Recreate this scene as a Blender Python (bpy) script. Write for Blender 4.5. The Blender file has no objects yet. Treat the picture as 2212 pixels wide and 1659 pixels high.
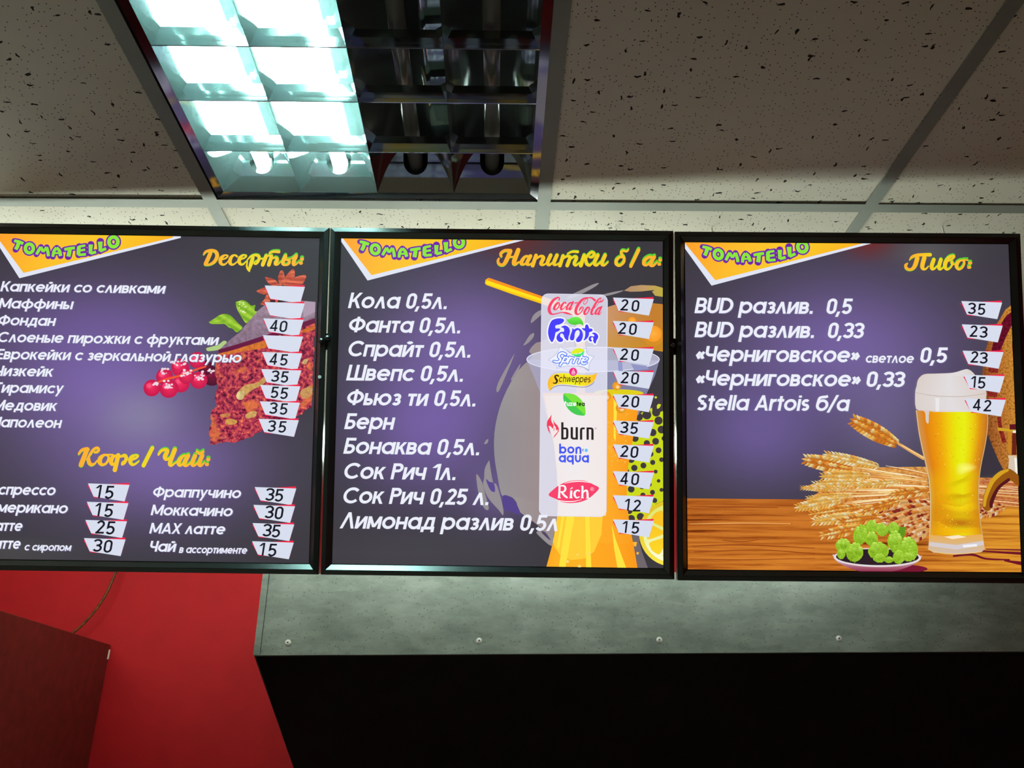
import bpy, bmesh, math, random
from mathutils import Vector, Matrix
from mathutils.geometry import tessellate_polygon

# ------------------------------------------------------------------ scene, camera, light
S = bpy.context.scene
COL = S.collection
CZ = 1.60                                   # eye height of the photographer
CEIL = CZ + 0.8866                          # ceiling height
F_PX = 1719.22                              # focal length in pixels of the 2212 px wide frame
PITCH, YAW, ROLL = 0.418149, 0.023903, -0.00759

def cam_axes():
    cp, sp, cy, sy = math.cos(PITCH), math.sin(PITCH), math.cos(YAW), math.sin(YAW)
    fwd = Vector((sy * cp, cy * cp, sp)); right = Vector((cy, -sy, 0)); up = right.cross(fwd)
    cr, sr = math.cos(ROLL), math.sin(ROLL)
    return right * cr + up * sr, up * cr - right * sr, fwd
CR, CU, CF = cam_axes()
cam_d = bpy.data.cameras.new('camera'); cam = bpy.data.objects.new('camera', cam_d); COL.objects.link(cam)
cam_d.sensor_width = 36.0; cam_d.lens = F_PX / 2212 * 36.0; cam_d.clip_start = 0.02
M = Matrix.Identity(4)
for i in range(3):
    M[i][0] = CR[i]; M[i][1] = CU[i]; M[i][2] = -CF[i]
M[2][3] = CZ
cam.matrix_world = M
S.camera = cam

W = bpy.data.worlds.new('room_ambient'); S.world = W; W.use_nodes = True
W.node_tree.nodes['Background'].inputs[0].default_value = (1.0, 0.86, 0.70, 1)
W.node_tree.nodes['Background'].inputs[1].default_value = 0.02
S.cycles.max_bounces = 8; S.cycles.diffuse_bounces = 4; S.cycles.glossy_bounces = 6; S.cycles.transparent_max_bounces = 16
vs = S.view_settings
vs.view_transform = 'Standard'; vs.look = 'None'; vs.exposure = 0.0; vs.gamma = 1.0; vs.use_curve_mapping = False

TUBE_POWER = 70.0 # lit tubes of the louvre light over the counter
BATTEN_POWER = 27.0 # kitchen batten behind the menu boards
PRINT_GAIN = 1.0                            # backlight of the menu boards

# ------------------------------------------------------------------ helpers
def lin(c):
    return tuple(((v / 255) / 12.92 if v / 255 <= 0.04045 else ((v / 255 + 0.055) / 1.055) ** 2.4) for v in c)

MATS = {}
def mat(name, rgb=(128, 128, 128), rough=0.5, metal=0.0, spec=0.5, emit=None, power=1.0):
    if name in MATS: return MATS[name]
    m = bpy.data.materials.new(name); m.use_nodes = True
    b = m.node_tree.nodes['Principled BSDF']
    b.inputs['Base Color'].default_value = (*lin(rgb), 1)
    b.inputs['Roughness'].default_value = rough; b.inputs['Metallic'].default_value = metal
    b.inputs['Specular IOR Level'].default_value = spec
    if emit:
        b.inputs['Emission Color'].default_value = (*lin(emit), 1); b.inputs['Emission Strength'].default_value = power
    MATS[name] = m
    return m
def nodes(m):
    nt = m.node_tree
    return nt, nt.nodes['Principled BSDF'], lambda t, **k: _nn(nt, t, k)
def _nn(nt, t, k):
    n = nt.nodes.new(t)
    for a, v in k.items(): setattr(n, a, v)
    return n
def ramp(nt, src, stops):
    r = nt.nodes.new('ShaderNodeValToRGB'); e = r.color_ramp.elements
    while len(e) < len(stops): e.new(0.5)
    for el, (p, c) in zip(e, stops): el.position = p; el.color = (*lin(c), 1)
    nt.links.new(src, r.inputs[0]); return r

def link(o, parent=None):
    COL.objects.link(o)
    if parent: o.parent = parent
    return o
def mesh_obj(name, verts, faces, m=None, parent=None, smooth=False):
    me = bpy.data.meshes.new(name); me.from_pydata([tuple(v) for v in verts], [], faces); me.update()
    if m: me.materials.append(m)
    if smooth:
        for p in me.polygons: p.use_smooth = True
    return link(bpy.data.objects.new(name, me), parent)
def bm_obj(name, bm, m=None, parent=None, smooth=False):
    bmesh.ops.recalc_face_normals(bm, faces=bm.faces)
    me = bpy.data.meshes.new(name); bm.to_mesh(me); bm.free()
    if m: me.materials.append(m)
    if smooth:
        for p in me.polygons: p.use_smooth = True
    return link(bpy.data.objects.new(name, me), parent)
def bx(bm, x0, x1, y0, y1, z0, z1, bevel=0):
    vs_ = [bm.verts.new((x, y, z)) for x in (x0, x1) for y in (y0, y1) for z in (z0, z1)]
    f = [(0, 1, 3, 2), (4, 6, 7, 5), (0, 4, 5, 1), (2, 3, 7, 6), (0, 2, 6, 4), (1, 5, 7, 3)]
    fs = [bm.faces.new([vs_[i] for i in q]) for q in f]
    if bevel:
        ed = list({e for q in fs for e in q.edges})
        bmesh.ops.bevel(bm, geom=ed, offset=bevel, segments=2, affect='EDGES', profile=0.5)
def box(name, x0, x1, y0, y1, z0, z1, m, parent=None, bevel=0):
    bm = bmesh.new(); bx(bm, x0, x1, y0, y1, z0, z1, bevel); return bm_obj(name, bm, m, parent)
def cyl(bm, p0, p1, r, n=20, r1=None, cap=True):
    p0, p1 = Vector(p0), Vector(p1); d = (p1 - p0).normalized()
    a = d.orthogonal().normalized(); b = d.cross(a); r1 = r if r1 is None else r1
    A = [bm.verts.new(p0 + (a * math.cos(t) + b * math.sin(t)) * r) for t in [2 * math.pi * i / n for i in range(n)]]
    B = [bm.verts.new(p1 + (a * math.cos(t) + b * math.sin(t)) * r1) for t in [2 * math.pi * i / n for i in range(n)]]
    for i in range(n): bm.faces.new((A[i], A[(i + 1) % n], B[(i + 1) % n], B[i]))
    if cap: bm.faces.new(A[::-1]); bm.faces.new(B)
def tube(bm, pts, r, n=10):
    pts = [Vector(p) for p in pts]; rings = []
    ref = Vector((0, 1, 0.2)).normalized()
    for i, p in enumerate(pts):
        d = (pts[min(i + 1, len(pts) - 1)] - pts[max(i - 1, 0)]).normalized()
        a = d.cross(ref).normalized(); b = d.cross(a)
        rings.append([bm.verts.new(p + (a * math.cos(t) + b * math.sin(t)) * r) for t in [2 * math.pi * k / n for k in range(n)]])
    for A, B in zip(rings, rings[1:]):
        for k in range(n): bm.faces.new((A[k], A[(k + 1) % n], B[(k + 1) % n], B[k]))
    bm.faces.new(rings[0][::-1]); bm.faces.new(rings[-1])
def empty(name, loc):
    o = bpy.data.objects.new(name, None); o.empty_display_size = 0.05; o.location = loc; return link(o)
def tag(o, label, cat=None, group=None, kind=None):
    o['label'] = label
    if cat: o['category'] = cat
    if group: o['group'] = group
    if kind: o['kind'] = kind
    return o
def struct(o, label):
    o['kind'] = 'structure'; o['label'] = label; o['category'] = o.name.split('_')[0]; return o

# ------------------------------------------------------------------ materials of the room
def tile_material():
    m = mat('mineral_fibre_tile', (205, 199, 182), 0.95, spec=0.1); nt, b, n = nodes(m)
    g = n('ShaderNodeNewGeometry'); L = nt.links.new
    nz = n('ShaderNodeTexNoise'); nz.inputs['Scale'].default_value = 90; nz.inputs['Detail'].default_value = 3
    L(g.outputs['Position'], nz.inputs['Vector'])
    add = n('ShaderNodeVectorMath', operation='MULTIPLY_ADD'); L(nz.outputs['Color'], add.inputs[0])
    add.inputs[1].default_value = (0.012, 0.012, 0); L(g.outputs['Position'], add.inputs[2])
    fac = None
    # worm-shaped fissures lying in two directions, then pin holes
    for sx, sy, sc, th, gate, off in ((0.36, 1.0, 34, 0.058, 0.40, 0.0), (1.0, 0.40, 30, 0.052, 0.46, 3.7), (1, 1, 118, 0.105, 0.58, 9.1)):
        mp = n('ShaderNodeVectorMath', operation='MULTIPLY'); L((add if sc < 100 else g).outputs[0] if sc < 100 else g.outputs['Position'], mp.inputs[0])
        mp.inputs[1].default_value = (sx, sy, 0.0)
        sh = n('ShaderNodeVectorMath', operation='ADD'); L(mp.outputs[0], sh.inputs[0]); sh.inputs[1].default_value = (off, off * 0.7, 0)
        v = n('ShaderNodeTexVoronoi', feature='F1', voronoi_dimensions='2D'); v.inputs['Scale'].default_value = sc; L(sh.outputs[0], v.inputs['Vector'])
        lt = n('ShaderNodeMath', operation='LESS_THAN'); L(v.outputs['Distance'], lt.inputs[0]); lt.inputs[1].default_value = th
        sp = n('ShaderNodeSeparateColor'); L(v.outputs['Color'], sp.inputs[0])
        gt = n('ShaderNodeMath', operation='GREATER_THAN'); L(sp.outputs[0], gt.inputs[0]); gt.inputs[1].default_value = gate
        mu = n('ShaderNodeMath', operation='MULTIPLY'); L(lt.outputs[0], mu.inputs[0]); L(gt.outputs[0], mu.inputs[1])
        if fac is None: fac = mu
        else:
            mx = n('ShaderNodeMath', operation='MAXIMUM'); L(fac.outputs[0], mx.inputs[0]); L(mu.outputs[0], mx.inputs[1]); fac = mx
    st = n('ShaderNodeTexNoise'); st.inputs['Scale'].default_value = 5; L(g.outputs['Position'], st.inputs['Vector'])
    base = ramp(nt, st.outputs[0], [(0.3, (214, 210, 197)), (0.7, (207, 201, 184))])
    mix = n('ShaderNodeMix', data_type='RGBA'); L(fac.outputs[0], mix.inputs[0]); L(base.outputs[0], mix.inputs[6])
    mix.inputs[7].default_value = (*lin((48, 44, 38)), 1); L(mix.outputs[2], b.inputs['Base Color'])
    bp = n('ShaderNodeBump'); bp.inputs['Strength'].default_value = 0.4; bp.inputs['Distance'].default_value = 0.002; bp.invert = True
    L(fac.outputs[0], bp.inputs['Height']); L(bp.outputs[0], b.inputs['Normal'])
    return m
def galvanised_material():
    m = mat('galvanised_steel', (150, 158, 150), 0.5, metal=0.25); nt, b, n = nodes(m); L = nt.links.new
    tc = n('ShaderNodeTexCoord')
    v = n('ShaderNodeTexVoronoi'); v.inputs['Scale'].default_value = 38; v.inputs['Randomness'].default_value = 1
    nz = n('ShaderNodeTexNoise'); nz.inputs['Scale'].default_value = 11; nz.inputs['Detail'].default_value = 9; nz.inputs['Roughness'].default_value = 0.68
    mp = n('ShaderNodeMapping'); mp.inputs['Scale'].default_value = (0.6, 1, 1.5); L(tc.outputs['Object'], mp.inputs[0])
    L(mp.outputs[0], nz.inputs['Vector'])
    dv = n('ShaderNodeVectorMath', operation='MULTIPLY_ADD'); L(nz.outputs['Color'], dv.inputs[0]); dv.inputs[1].default_value = (.06, .06, .06); L(mp.outputs[0], dv.inputs[2])
    L(dv.outputs[0], v.inputs['Vector'])
    sp = n('ShaderNodeSeparateColor'); L(v.outputs['Color'], sp.inputs[0])
    ad = n('ShaderNodeMath', operation='MULTIPLY_ADD'); L(sp.outputs[0], ad.inputs[0]); ad.inputs[1].default_value = 0.10; L(nz.outputs[0], ad.inputs[2])
    r = ramp(nt, ad.outputs[0], [(0.36, (122, 133, 127)), (0.55, (144, 155, 148)), (0.76, (168, 178, 171))])
    sp2 = n('ShaderNodeTexVoronoi'); sp2.inputs['Scale'].default_value = 130; L(tc.outputs['Object'], sp2.inputs['Vector'])
    lt = n('ShaderNodeMath', operation='LESS_THAN'); L(sp2.outputs['Distance'], lt.inputs[0]); lt.inputs[1].default_value = 0.2
    s3 = n('ShaderNodeSeparateColor'); L(sp2.outputs['Color'], s3.inputs[0])
    gt = n('ShaderNodeMath', operation='GREATER_THAN'); L(s3.outputs[1], gt.inputs[0]); gt.inputs[1].default_value = 0.84
    mu = n('ShaderNodeMath', operation='MULTIPLY'); L(lt.outputs[0], mu.inputs[0]); L(gt.outputs[0], mu.inputs[1])
    mix = n('ShaderNodeMix', data_type='RGBA'); L(mu.outputs[0], mix.inputs[0]); L(r.outputs[0], mix.inputs[6]); mix.inputs[7].default_value = (*lin((112, 120, 113)), 1)
    L(mix.outputs[2], b.inputs['Base Color'])
    rr = n('ShaderNodeMapRange'); L(ad.outputs[0], rr.inputs[0]); rr.inputs[3].default_value = 0.42; rr.inputs[4].default_value = 0.62
    L(rr.outputs[0], b.inputs['Roughness'])
    return m
def painted(name, c0, c1, rough, scale=14):
    m = mat(name, c0, rough, spec=0.3); nt, b, n = nodes(m); L = nt.links.new
    tc = n('ShaderNodeTexCoord'); nz = n('ShaderNodeTexNoise'); nz.inputs['Scale'].default_value = scale; nz.inputs['Detail'].default_value = 6
    L(tc.outputs['Object'], nz.inputs['Vector']); r = ramp(nt, nz.outputs[0], [(0.35, c0), (0.7, c1)]); L(r.outputs[0], b.inputs['Base Color'])
    bp = n('ShaderNodeBump'); bp.inputs['Strength'].default_value = 0.06; nz2 = n('ShaderNodeTexNoise'); nz2.inputs['Scale'].default_value = 260
    L(tc.outputs['Object'], nz2.inputs['Vector']); L(nz2.outputs[0], bp.inputs['Height']); L(bp.outputs[0], b.inputs['Normal'])
    return m
M_TILE = tile_material(); M_GALV = galvanised_material()
M_BAR = painted('grid_bar_paint', (136, 141, 132), (130, 135, 126), 0.5)
M_RED = painted('red_wall_paint', (178, 13, 24), (170, 11, 22), 0.7)
M_BROWN = painted('dark_red_brown_board', (122, 34, 30), (104, 30, 24), 0.7, 30)
M_FLOOR = painted('beige_floor_tile', (222, 214, 202), (214, 205, 191), 0.6)
M_WALL = painted('cream_wall_paint', (226, 218, 204), (220, 212, 197), 0.8)
M_FRAME = mat('black_anodised_aluminium', (26, 28, 28), 0.27, metal=0.0, spec=0.9)
M_BLACKM = mat('black_powder_coat', (10, 10, 10), 0.6)
M_HOODIN = painted('matte_black_panel', (9, 9, 9), (14, 13, 12), 0.85)  # near-black matte colour, faintly mottled
M_MIRROR = mat('polished_louvre_aluminium', (192, 204, 204), 0.05, metal=0.955)
M_BLADE = mat('brushed_louvre_blade', (150, 162, 162), 0.10, metal=0.90)
M_RIM = mat('polished_rim', (150, 152, 160), 0.09, metal=1.0)
M_HOUSING = mat('light_housing', (70, 72, 70), 0.5)
M_LIT = mat('lit_fluorescent_glass', (235, 240, 238), 0.3, emit=(196, 255, 246), power=TUBE_POWER)
M_OFF = mat('unlit_fluorescent_glass', (120, 118, 114), 0.18)
M_BAT = mat('lit_kitchen_tube', (240, 240, 235), 0.3, emit=(240, 252, 240), power=BATTEN_POWER)
M_BAT2 = mat('dim_kitchen_tube', (240, 240, 235), 0.3, emit=(240, 252, 240), power=BATTEN_POWER * 0.52)
M_WHITE = mat('white_enamel', (205, 205, 200), 0.4)
M_STEEL = mat('zinc_screw', (232, 234, 230), 0.4, metal=0.1)
M_SOCKETSHADE = mat('screw_recess', (12, 12, 12), 0.8)
M_CABLE = painted('brown_cable_sheath', (120, 62, 18), (60, 30, 10), 0.5, 60)
M_BACK = mat('lightbox_back', (58, 58, 56), 0.6)

# ------------------------------------------------------------------ the room
XM, YC, TP, BARW = 0.0887, 1.194, 0.6, 0.024     # main bar, cross bar, grid pitch, bar width
WALLY, XL, XR, YF = 2.69, -2.31, 1.89, -3.0
floor = struct(box('floor', XL, XR, YF, WALLY, -0.08, 0.0, M_FLOOR), 'beige tiled floor')
wall_back = struct(box('wall_back', XL - .1, XR + .1, WALLY, WALLY + 0.1, 0, CEIL + 0.1, M_RED), 'plain red painted back wall below the menu boards')
struct(box('wall_left', XL - 0.1, XL, YF, WALLY, 0, CEIL + 0.1, M_WALL), 'cream side wall left of the counter')
struct(box('wall_right', XR, XR + 0.1, YF, WALLY, 0, CEIL + 0.1, M_RED), 'red side wall right of the counter')
struct(box('wall_front', XL - .1, XR + .1, YF - 0.1, YF, 0, CEIL + 0.1, M_WALL), 'cream wall facing the counter')
ceiling = struct(box('ceiling', XL, XR, YF, WALLY, CEIL + 0.12, CEIL + 0.16, M_WALL), 'suspended grid ceiling of speckled mineral tiles')
bm = bmesh.new(); bx(bm, -0.296, 0.296, -0.296, 0.296, 0, 0.014, 0.0015)
tile_me = bpy.data.meshes.new('ceiling_tile'); bm.to_mesh(tile_me); bm.free(); tile_me.materials.append(M_TILE)
rnd = random.Random(4)
for i in range(-4, 3):
    for j in range(-7, 3):
        cx, cy = XM + TP * (i + 0.5), YC + TP * (j + 0.5)
        if (i, j) == (-1, -1): continue
        o = bpy.data.objects.new('ceiling_tile', tile_me); link(o, ceiling)
        y1 = min(cy + 0.296, WALLY); y0 = max(cy - 0.296, YF); x0 = max(cx - 0.296, XL); x1 = min(cx + 0.296, XR)
        if y1 - y0 < 0.03 or x1 - x0 < 0.03: bpy.data.objects.remove(o); continue
        o.location = ((x0 + x1) / 2, (y0 + y1) / 2, CEIL + 0.0012 + rnd.uniform(0, 0.0008))
        o.scale = ((x1 - x0) / 0.592, (y1 - y0) / 0.592, 1)
        if (i, j) == (-2, -1): o.rotation_euler = (0.002, -0.002, 0.003); o.location.z += 0.0010
        elif j in (-1, 0): o.rotation_euler = (rnd.uniform(-.002, .002), rnd.uniform(-.002, .002), rnd.uniform(-.003, .003)); o.location.z += 0.0006
for i in range(-4, 4):                                     # main runners going back to the wall
    x = XM + TP * i
    if XL + .02 < x < XR - .02: box('grid_bar', x - BARW / 2, x + BARW / 2, YF, WALLY, CEIL - 0.0006, CEIL + 0.0009, M_BAR, ceiling)
for j in range(-6, 3):                                     # cross tees
    y = YC + TP * j
    if y > WALLY - .03: continue
    for i in range(-4, 4):
        xa, xb = max(XM + TP * i - TP + BARW / 2, XL), min(XM + TP * i - BARW / 2, XR)
        if xb - xa > .05: box('cross_tee', xa, xb, y - BARW / 2, y + BARW / 2, CEIL - 0.0004, CEIL + 0.0009, M_BAR, ceiling)

# ------------------------------------------------------------------ louvre light in the ceiling grid
def louvre_light():
    cx, cy = XM - 0.2977, YC - 0.300
    t = empty('ceiling_light', (cx, cy, CEIL))
    tag(t, 'square mirrored louvre ceiling light with two glowing and two dark tubes', 'ceiling light')
    ox, oy, ix, iy, zr = 0.2858, 0.2805, 0.2716, 0.2660, -0.0012
    for k, q in enumerate((((-ox, -oy), (ox, -oy), (ix, -iy), (-ix, -iy)), ((ox, -oy), (ox, oy), (ix, iy), (ix, -iy)),
                           ((ox, oy), (-ox, oy), (-ix, iy), (ix, iy)), ((-ox, oy), (-ox, -oy), (-ix, -iy), (-ix, iy)))):
        v = [(x, y, zr - (0.0 if n < 2 else -0.0012)) for n, (x, y) in enumerate(q)] + [(x, y, 0.012) for x, y in q]
        mesh_obj('rim_rail', v, [(3, 2, 1, 0), (0, 1, 5, 4), (1, 2, 6, 5), (2, 3, 7, 6), (3, 0, 4, 7), (4, 5, 6, 7)], M_RIM, t)
    bm = bmesh.new()                                          # sheet-steel housing, open below
    zt = 0.095
    for a in (((-ox, -oy, 0.012), (ox, -oy, 0.012), (ox, -oy, zt), (-ox, -oy, zt)), ((ox, -oy, 0.012), (ox, oy, 0.012), (ox, oy, zt), (ox, -oy, zt)),
              ((ox, oy, 0.012), (-ox, oy, 0.012), (-ox, oy, zt), (ox, oy, zt)), ((-ox, oy, 0.012), (-ox, -oy, 0.012), (-ox, -oy, zt), (-ox, oy, zt)),
              ((-ox, -oy, zt), (ox, -oy, zt), (ox, oy, zt), (-ox, oy, zt))):
        bm.faces.new([bm.verts.new(p) for p in a])
    bmesh.ops.remove_doubles(bm, verts=bm.verts, dist=1e-5)
    bm_obj('housing', bm, M_HOUSING, t)
    w = ix / 4; ZV, ZC, R = 0.076, 0.052, 0.0131
    for c in range(4):
        xc = -ix + w * (2 * c + 1)
        prof = []                                              # parabolic trough with a crease beside the tube
        for k in range(25):
            s = -1 + 2 * k / 24
            z = ZV * (1 - abs(s) ** 2.45)
            prof.append((xc + s * w * 0.997, z))
        ya, yb = -iy + 0.001, iy - 0.001
        v = [(x, y, z) for y in (ya, yb) for x, z in prof]; n = len(prof)
        mesh_obj('reflector_trough', v, [(k, k + 1, n + k + 1, n + k) for k in range(n - 1)], M_MIRROR, t, True)
        bm = bmesh.new(); cyl(bm, (xc, -iy + 0.012, ZC), (xc, iy - 0.012, ZC), R, 24)
        lit = c < 2
        tb = bm_obj('fluorescent_tube', bm, M_LIT if lit else M_OFF, t, True)
        tb['label'] = 'glowing white fluorescent tube' if lit else 'unlit grey fluorescent tube'
        for sgn in (-1, 1):                                    # sloping end reflector with a round notch for the tube
            yb_, yt_ = sgn * (iy - 0.001), sgn * (iy - 0.034); hz = 0.066; r = R + 0.0085
            zn = ZC - 0.002
            pts = [(-w, 0), (w, 0)]
            def half(z): return w * max(0.0, 1 - z / ZV) ** (1 / 2.45)
            for k in range(1, 9): z = hz * k / 8; pts.append((half(z), z))
            pts.append((r, hz))
            for k in range(0, 13): a = math.pi * k / 12; pts.append((r * math.cos(a), zn - r * math.sin(a)))
            pts.append((-r, hz))
            for k in range(8, 0, -1): z = hz * k / 8; pts.append((-half(z), z))
            v = [(xc + x, yb_ + (yt_ - yb_) * (z / hz), z) for x, z in pts]
            tri = tessellate_polygon([[Vector((p[0], p[1], 0)) for p in pts]])
            mesh_obj('end_reflector', v, [tuple(q) for q in tri], M_MIRROR, t)
        for sgn in (-1, 1):
            box('lamp_holder', xc - 0.012, xc + 0.012, min(sgn * (iy - 0.012), sgn * iy), max(sgn * (iy - 0.012), sgn * iy), ZC - 0.022, ZC + 0.014, M_WHITE if c < 2 else M_HOUSING, t, 0.001)
    for yb in (0.7300, 0.8340, 0.9390, 1.0527):                # cross blades, hollow V seen from below
        y = yb - cy; hb = 0.027; wb = 0.0085
        sec = [(-wb, hb), (-wb * 0.62, hb * 0.55), (-wb * 0.3, hb * 0.22), (-0.0009, 0), (0.0009, 0), (wb * 0.3, hb * 0.22), (wb * 0.62, hb * 0.55), (wb, hb)]
        v = [(x, y + a, z + 0.0004) for x in (-ix, ix) for a, z in sec]; n = len(sec)
        mesh_obj('louvre_blade', v, [(k, k + 1, n + k + 1, n + k) for k in range(n - 1)] + [(0, n, 2 * n - 1, n - 1)], M_BLADE, t)
    return t
louvre_light()

# ------------------------------------------------------------------ kitchen batten, hood, cupboard, cable
def batten(name, x0, x1, y, z, label, glow=None):
    t = empty(name, ((x0 + x1) / 2, y, z)); tag(t, label, 'batten light', 'batten lights behind the menu boards')
    L = (x1 - x0) / 2
    box('body', -L, L, -0.036, 0.036, -0.062, -0.034, M_WHITE, t, 0.003)
    for s in (-1, 1):
        box('end_cap', min(s * L, s * (L - 0.012)), max(s * L, s * (L - 0.012)), -0.036, 0.036, -0.036, 0.038, M_WHITE, t, 0.004)
        bm = bmesh.new(); cyl(bm, (s * (L - 0.1), 0.044, -0.05), (s * (L - 0.1), 0.044, CEIL - z), 0.003, 8); bm_obj('hanger_rod', bm, M_STEEL, t)
        box('hanger_clip', s * (L - 0.1) - 0.008, s * (L - 0.1) + 0.008, 0.034, 0.048, -0.058, -0.038, M_STEEL, t)
    bm = bmesh.new(); cyl(bm, (-L + 0.012, 0, 0.0), (L - 0.012, 0, 0.0), 0.034, 28); o = bm_obj('opal_diffuser', bm, glow or M_BAT, t, True); o['label'] = 'glowing opal tube cover'
batten('batten_light', -1.68, -0.45, 1.66, CZ + 0.635, 'white batten light hanging behind the dessert menu board')
batten('batten_light', -0.38, 0.36, 1.66, CZ + 0.585, 'white batten light hanging behind the soft drinks board')
batten('batten_light', 0.45, 0.98, 1.66, CZ + 0.505, 'white batten light hanging behind the beer board', M_BAT2)

HX0, HX1, HY, HZ0, HZ1 = -0.557, 1.80, 1.95, CZ + 0.180, CZ + 0.3655
hood = empty('extractor_hood', ((HX0 + HX1) / 2, HY, HZ0))
tag(hood, 'galvanised steel extractor hood with black underside below the menu boards', 'extractor hood')
hl = (HX1 - HX0) / 2
fas = box('fascia_panel', -hl + 0.016, hl, 0.0, 0.004, 0, HZ1 - HZ0, M_GALV, hood); fas['label'] = 'mottled grey galvanised front panel'
box('edge_strip', -hl, -hl + 0.0148, -0.0016, 0.006, 0, HZ1 - HZ0, M_GALV, hood)
box('fascia_lip', -hl, hl, -0.001, 0.02, -0.0018, 0.0, M_GALV, hood)
DY = WALLY - HY; DZ = -DY * 0.4876
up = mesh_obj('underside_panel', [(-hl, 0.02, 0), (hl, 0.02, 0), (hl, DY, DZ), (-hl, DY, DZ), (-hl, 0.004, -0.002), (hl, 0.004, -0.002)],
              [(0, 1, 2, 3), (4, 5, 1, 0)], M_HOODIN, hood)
up.data.transform(Matrix.Translation((0, 0, 0)))
up['label'] = 'black sloping underside'
mesh_obj('top_panel', [(-hl, 0.002, HZ1 - HZ0), (hl, 0.002, HZ1 - HZ0), (hl, DY, HZ1 - HZ0), (-hl, DY, HZ1 - HZ0)], [(0, 1, 2, 3)], M_GALV, hood)
for s in (-1, 1):
    mesh_obj('end_panel', [(s * hl, 0.003, 0), (s * hl, DY, DZ), (s * hl, DY, HZ1 - HZ0), (s * hl, 0.003, HZ1 - HZ0)], [(0, 1, 2, 3)], M_GALV, hood)
for x, z in ((-0.480, 0.206), (-0.035, 0.208), (0.389, 0.208), (0.816, 0.209), (1.31, 0.209), (1.70, 0.209)):
    lx, lz = x - (HX0 + HX1) / 2, CZ + z - HZ0
    bm = bmesh.new(); cyl(bm, (lx, 0, lz), (lx, -0.0014, lz), 0.0070, 20); cyl(bm, (lx, -0.0012, lz), (lx, -0.0034, lz), 0.0062, 20, 0.0040)
    sc = bm_obj('screw', bm, M_STEEL, hood)
    bm = bmesh.new(); cyl(bm, (lx, -0.0033, lz), (lx, -0.0036, lz), 0.0019, 6); bm_obj('hex_socket_shade', bm, M_SOCKETSHADE, sc)  # flat black hexagon on the head, painted as the shade inside the socket

cup = empty('wall_cupboard', (-1.224, WALLY, CZ - 0.9)); cup.rotation_euler = (0, 0, math.radians(5.5))
tag(cup, 'dark red brown cupboard against the red wall below the hanging cable', 'cupboard')
bm = bmesh.new(); bx(bm, -0.55, 0.0, -0.95, -0.002, 0, 1.18, 0.002); body = bm_obj('carcass', bm, M_BROWN, cup)
box('door', -0.54, -0.008, -0.972, -0.952, 0.01, 1.17, M_BROWN, cup, 0.002)
bm = bmesh.new(); cyl(bm, (-0.10, -0.972, 0.62), (-0.10, -0.998, 0.62), 0.011, 16, 0.014); bm_obj('door_knob', bm, M_STEEL, cup)
bm = bmesh.new(); bx(bm, -0.012, 0.003, -0.012, -0.003, 1.135, 1.165, 0.002); cb = bm_obj('chipped_corner', bm, M_WALL, cup); cb['label'] = 'pale chipped spot on the cupboard edge'
box('plinth', -0.5, -0.03, -0.88, -0.03, -0.7, 0, M_BROWN, cup, 0.002)

pts = []
ctrl = [(-1.200, 2.672, 0.90), (-1.205, 2.670, 0.70), (-1.226, 2.66, 0.55), (-1.238, 2.655, 0.50), (-1.250, 2.65, 0.44), (-1.272, 2.645, 0.385), (-1.300, 2.64, 0.340), (-1.335, 2.635, 0.305), (-1.39, 2.63, 0.284)]
for a in range(len(ctrl) - 1):
    p = [Vector(ctrl[max(a - 1, 0)]), Vector(ctrl[a]), Vector(ctrl[a + 1]), Vector(ctrl[min(a + 2, len(ctrl) - 1)])]
    for k in range(6):
        u = k / 6
        pts.append(0.5 * (2 * p[1] + (p[2] - p[0]) * u + (2 * p[0] - 5 * p[1] + 4 * p[2] - p[3]) * u * u + (3 * p[1] - p[0] - 3 * p[2] + p[3]) * u ** 3) + Vector((0, 0, CZ)))
pts.append(Vector(ctrl[-1]) + Vector((0, 0, CZ)))
bm = bmesh.new(); tube(bm, pts, 0.0043, 10)
tag(bm_obj('power_cable', bm, M_CABLE, None, True), 'thin brown cable hanging in a curve on the red wall', 'cable')

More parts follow.
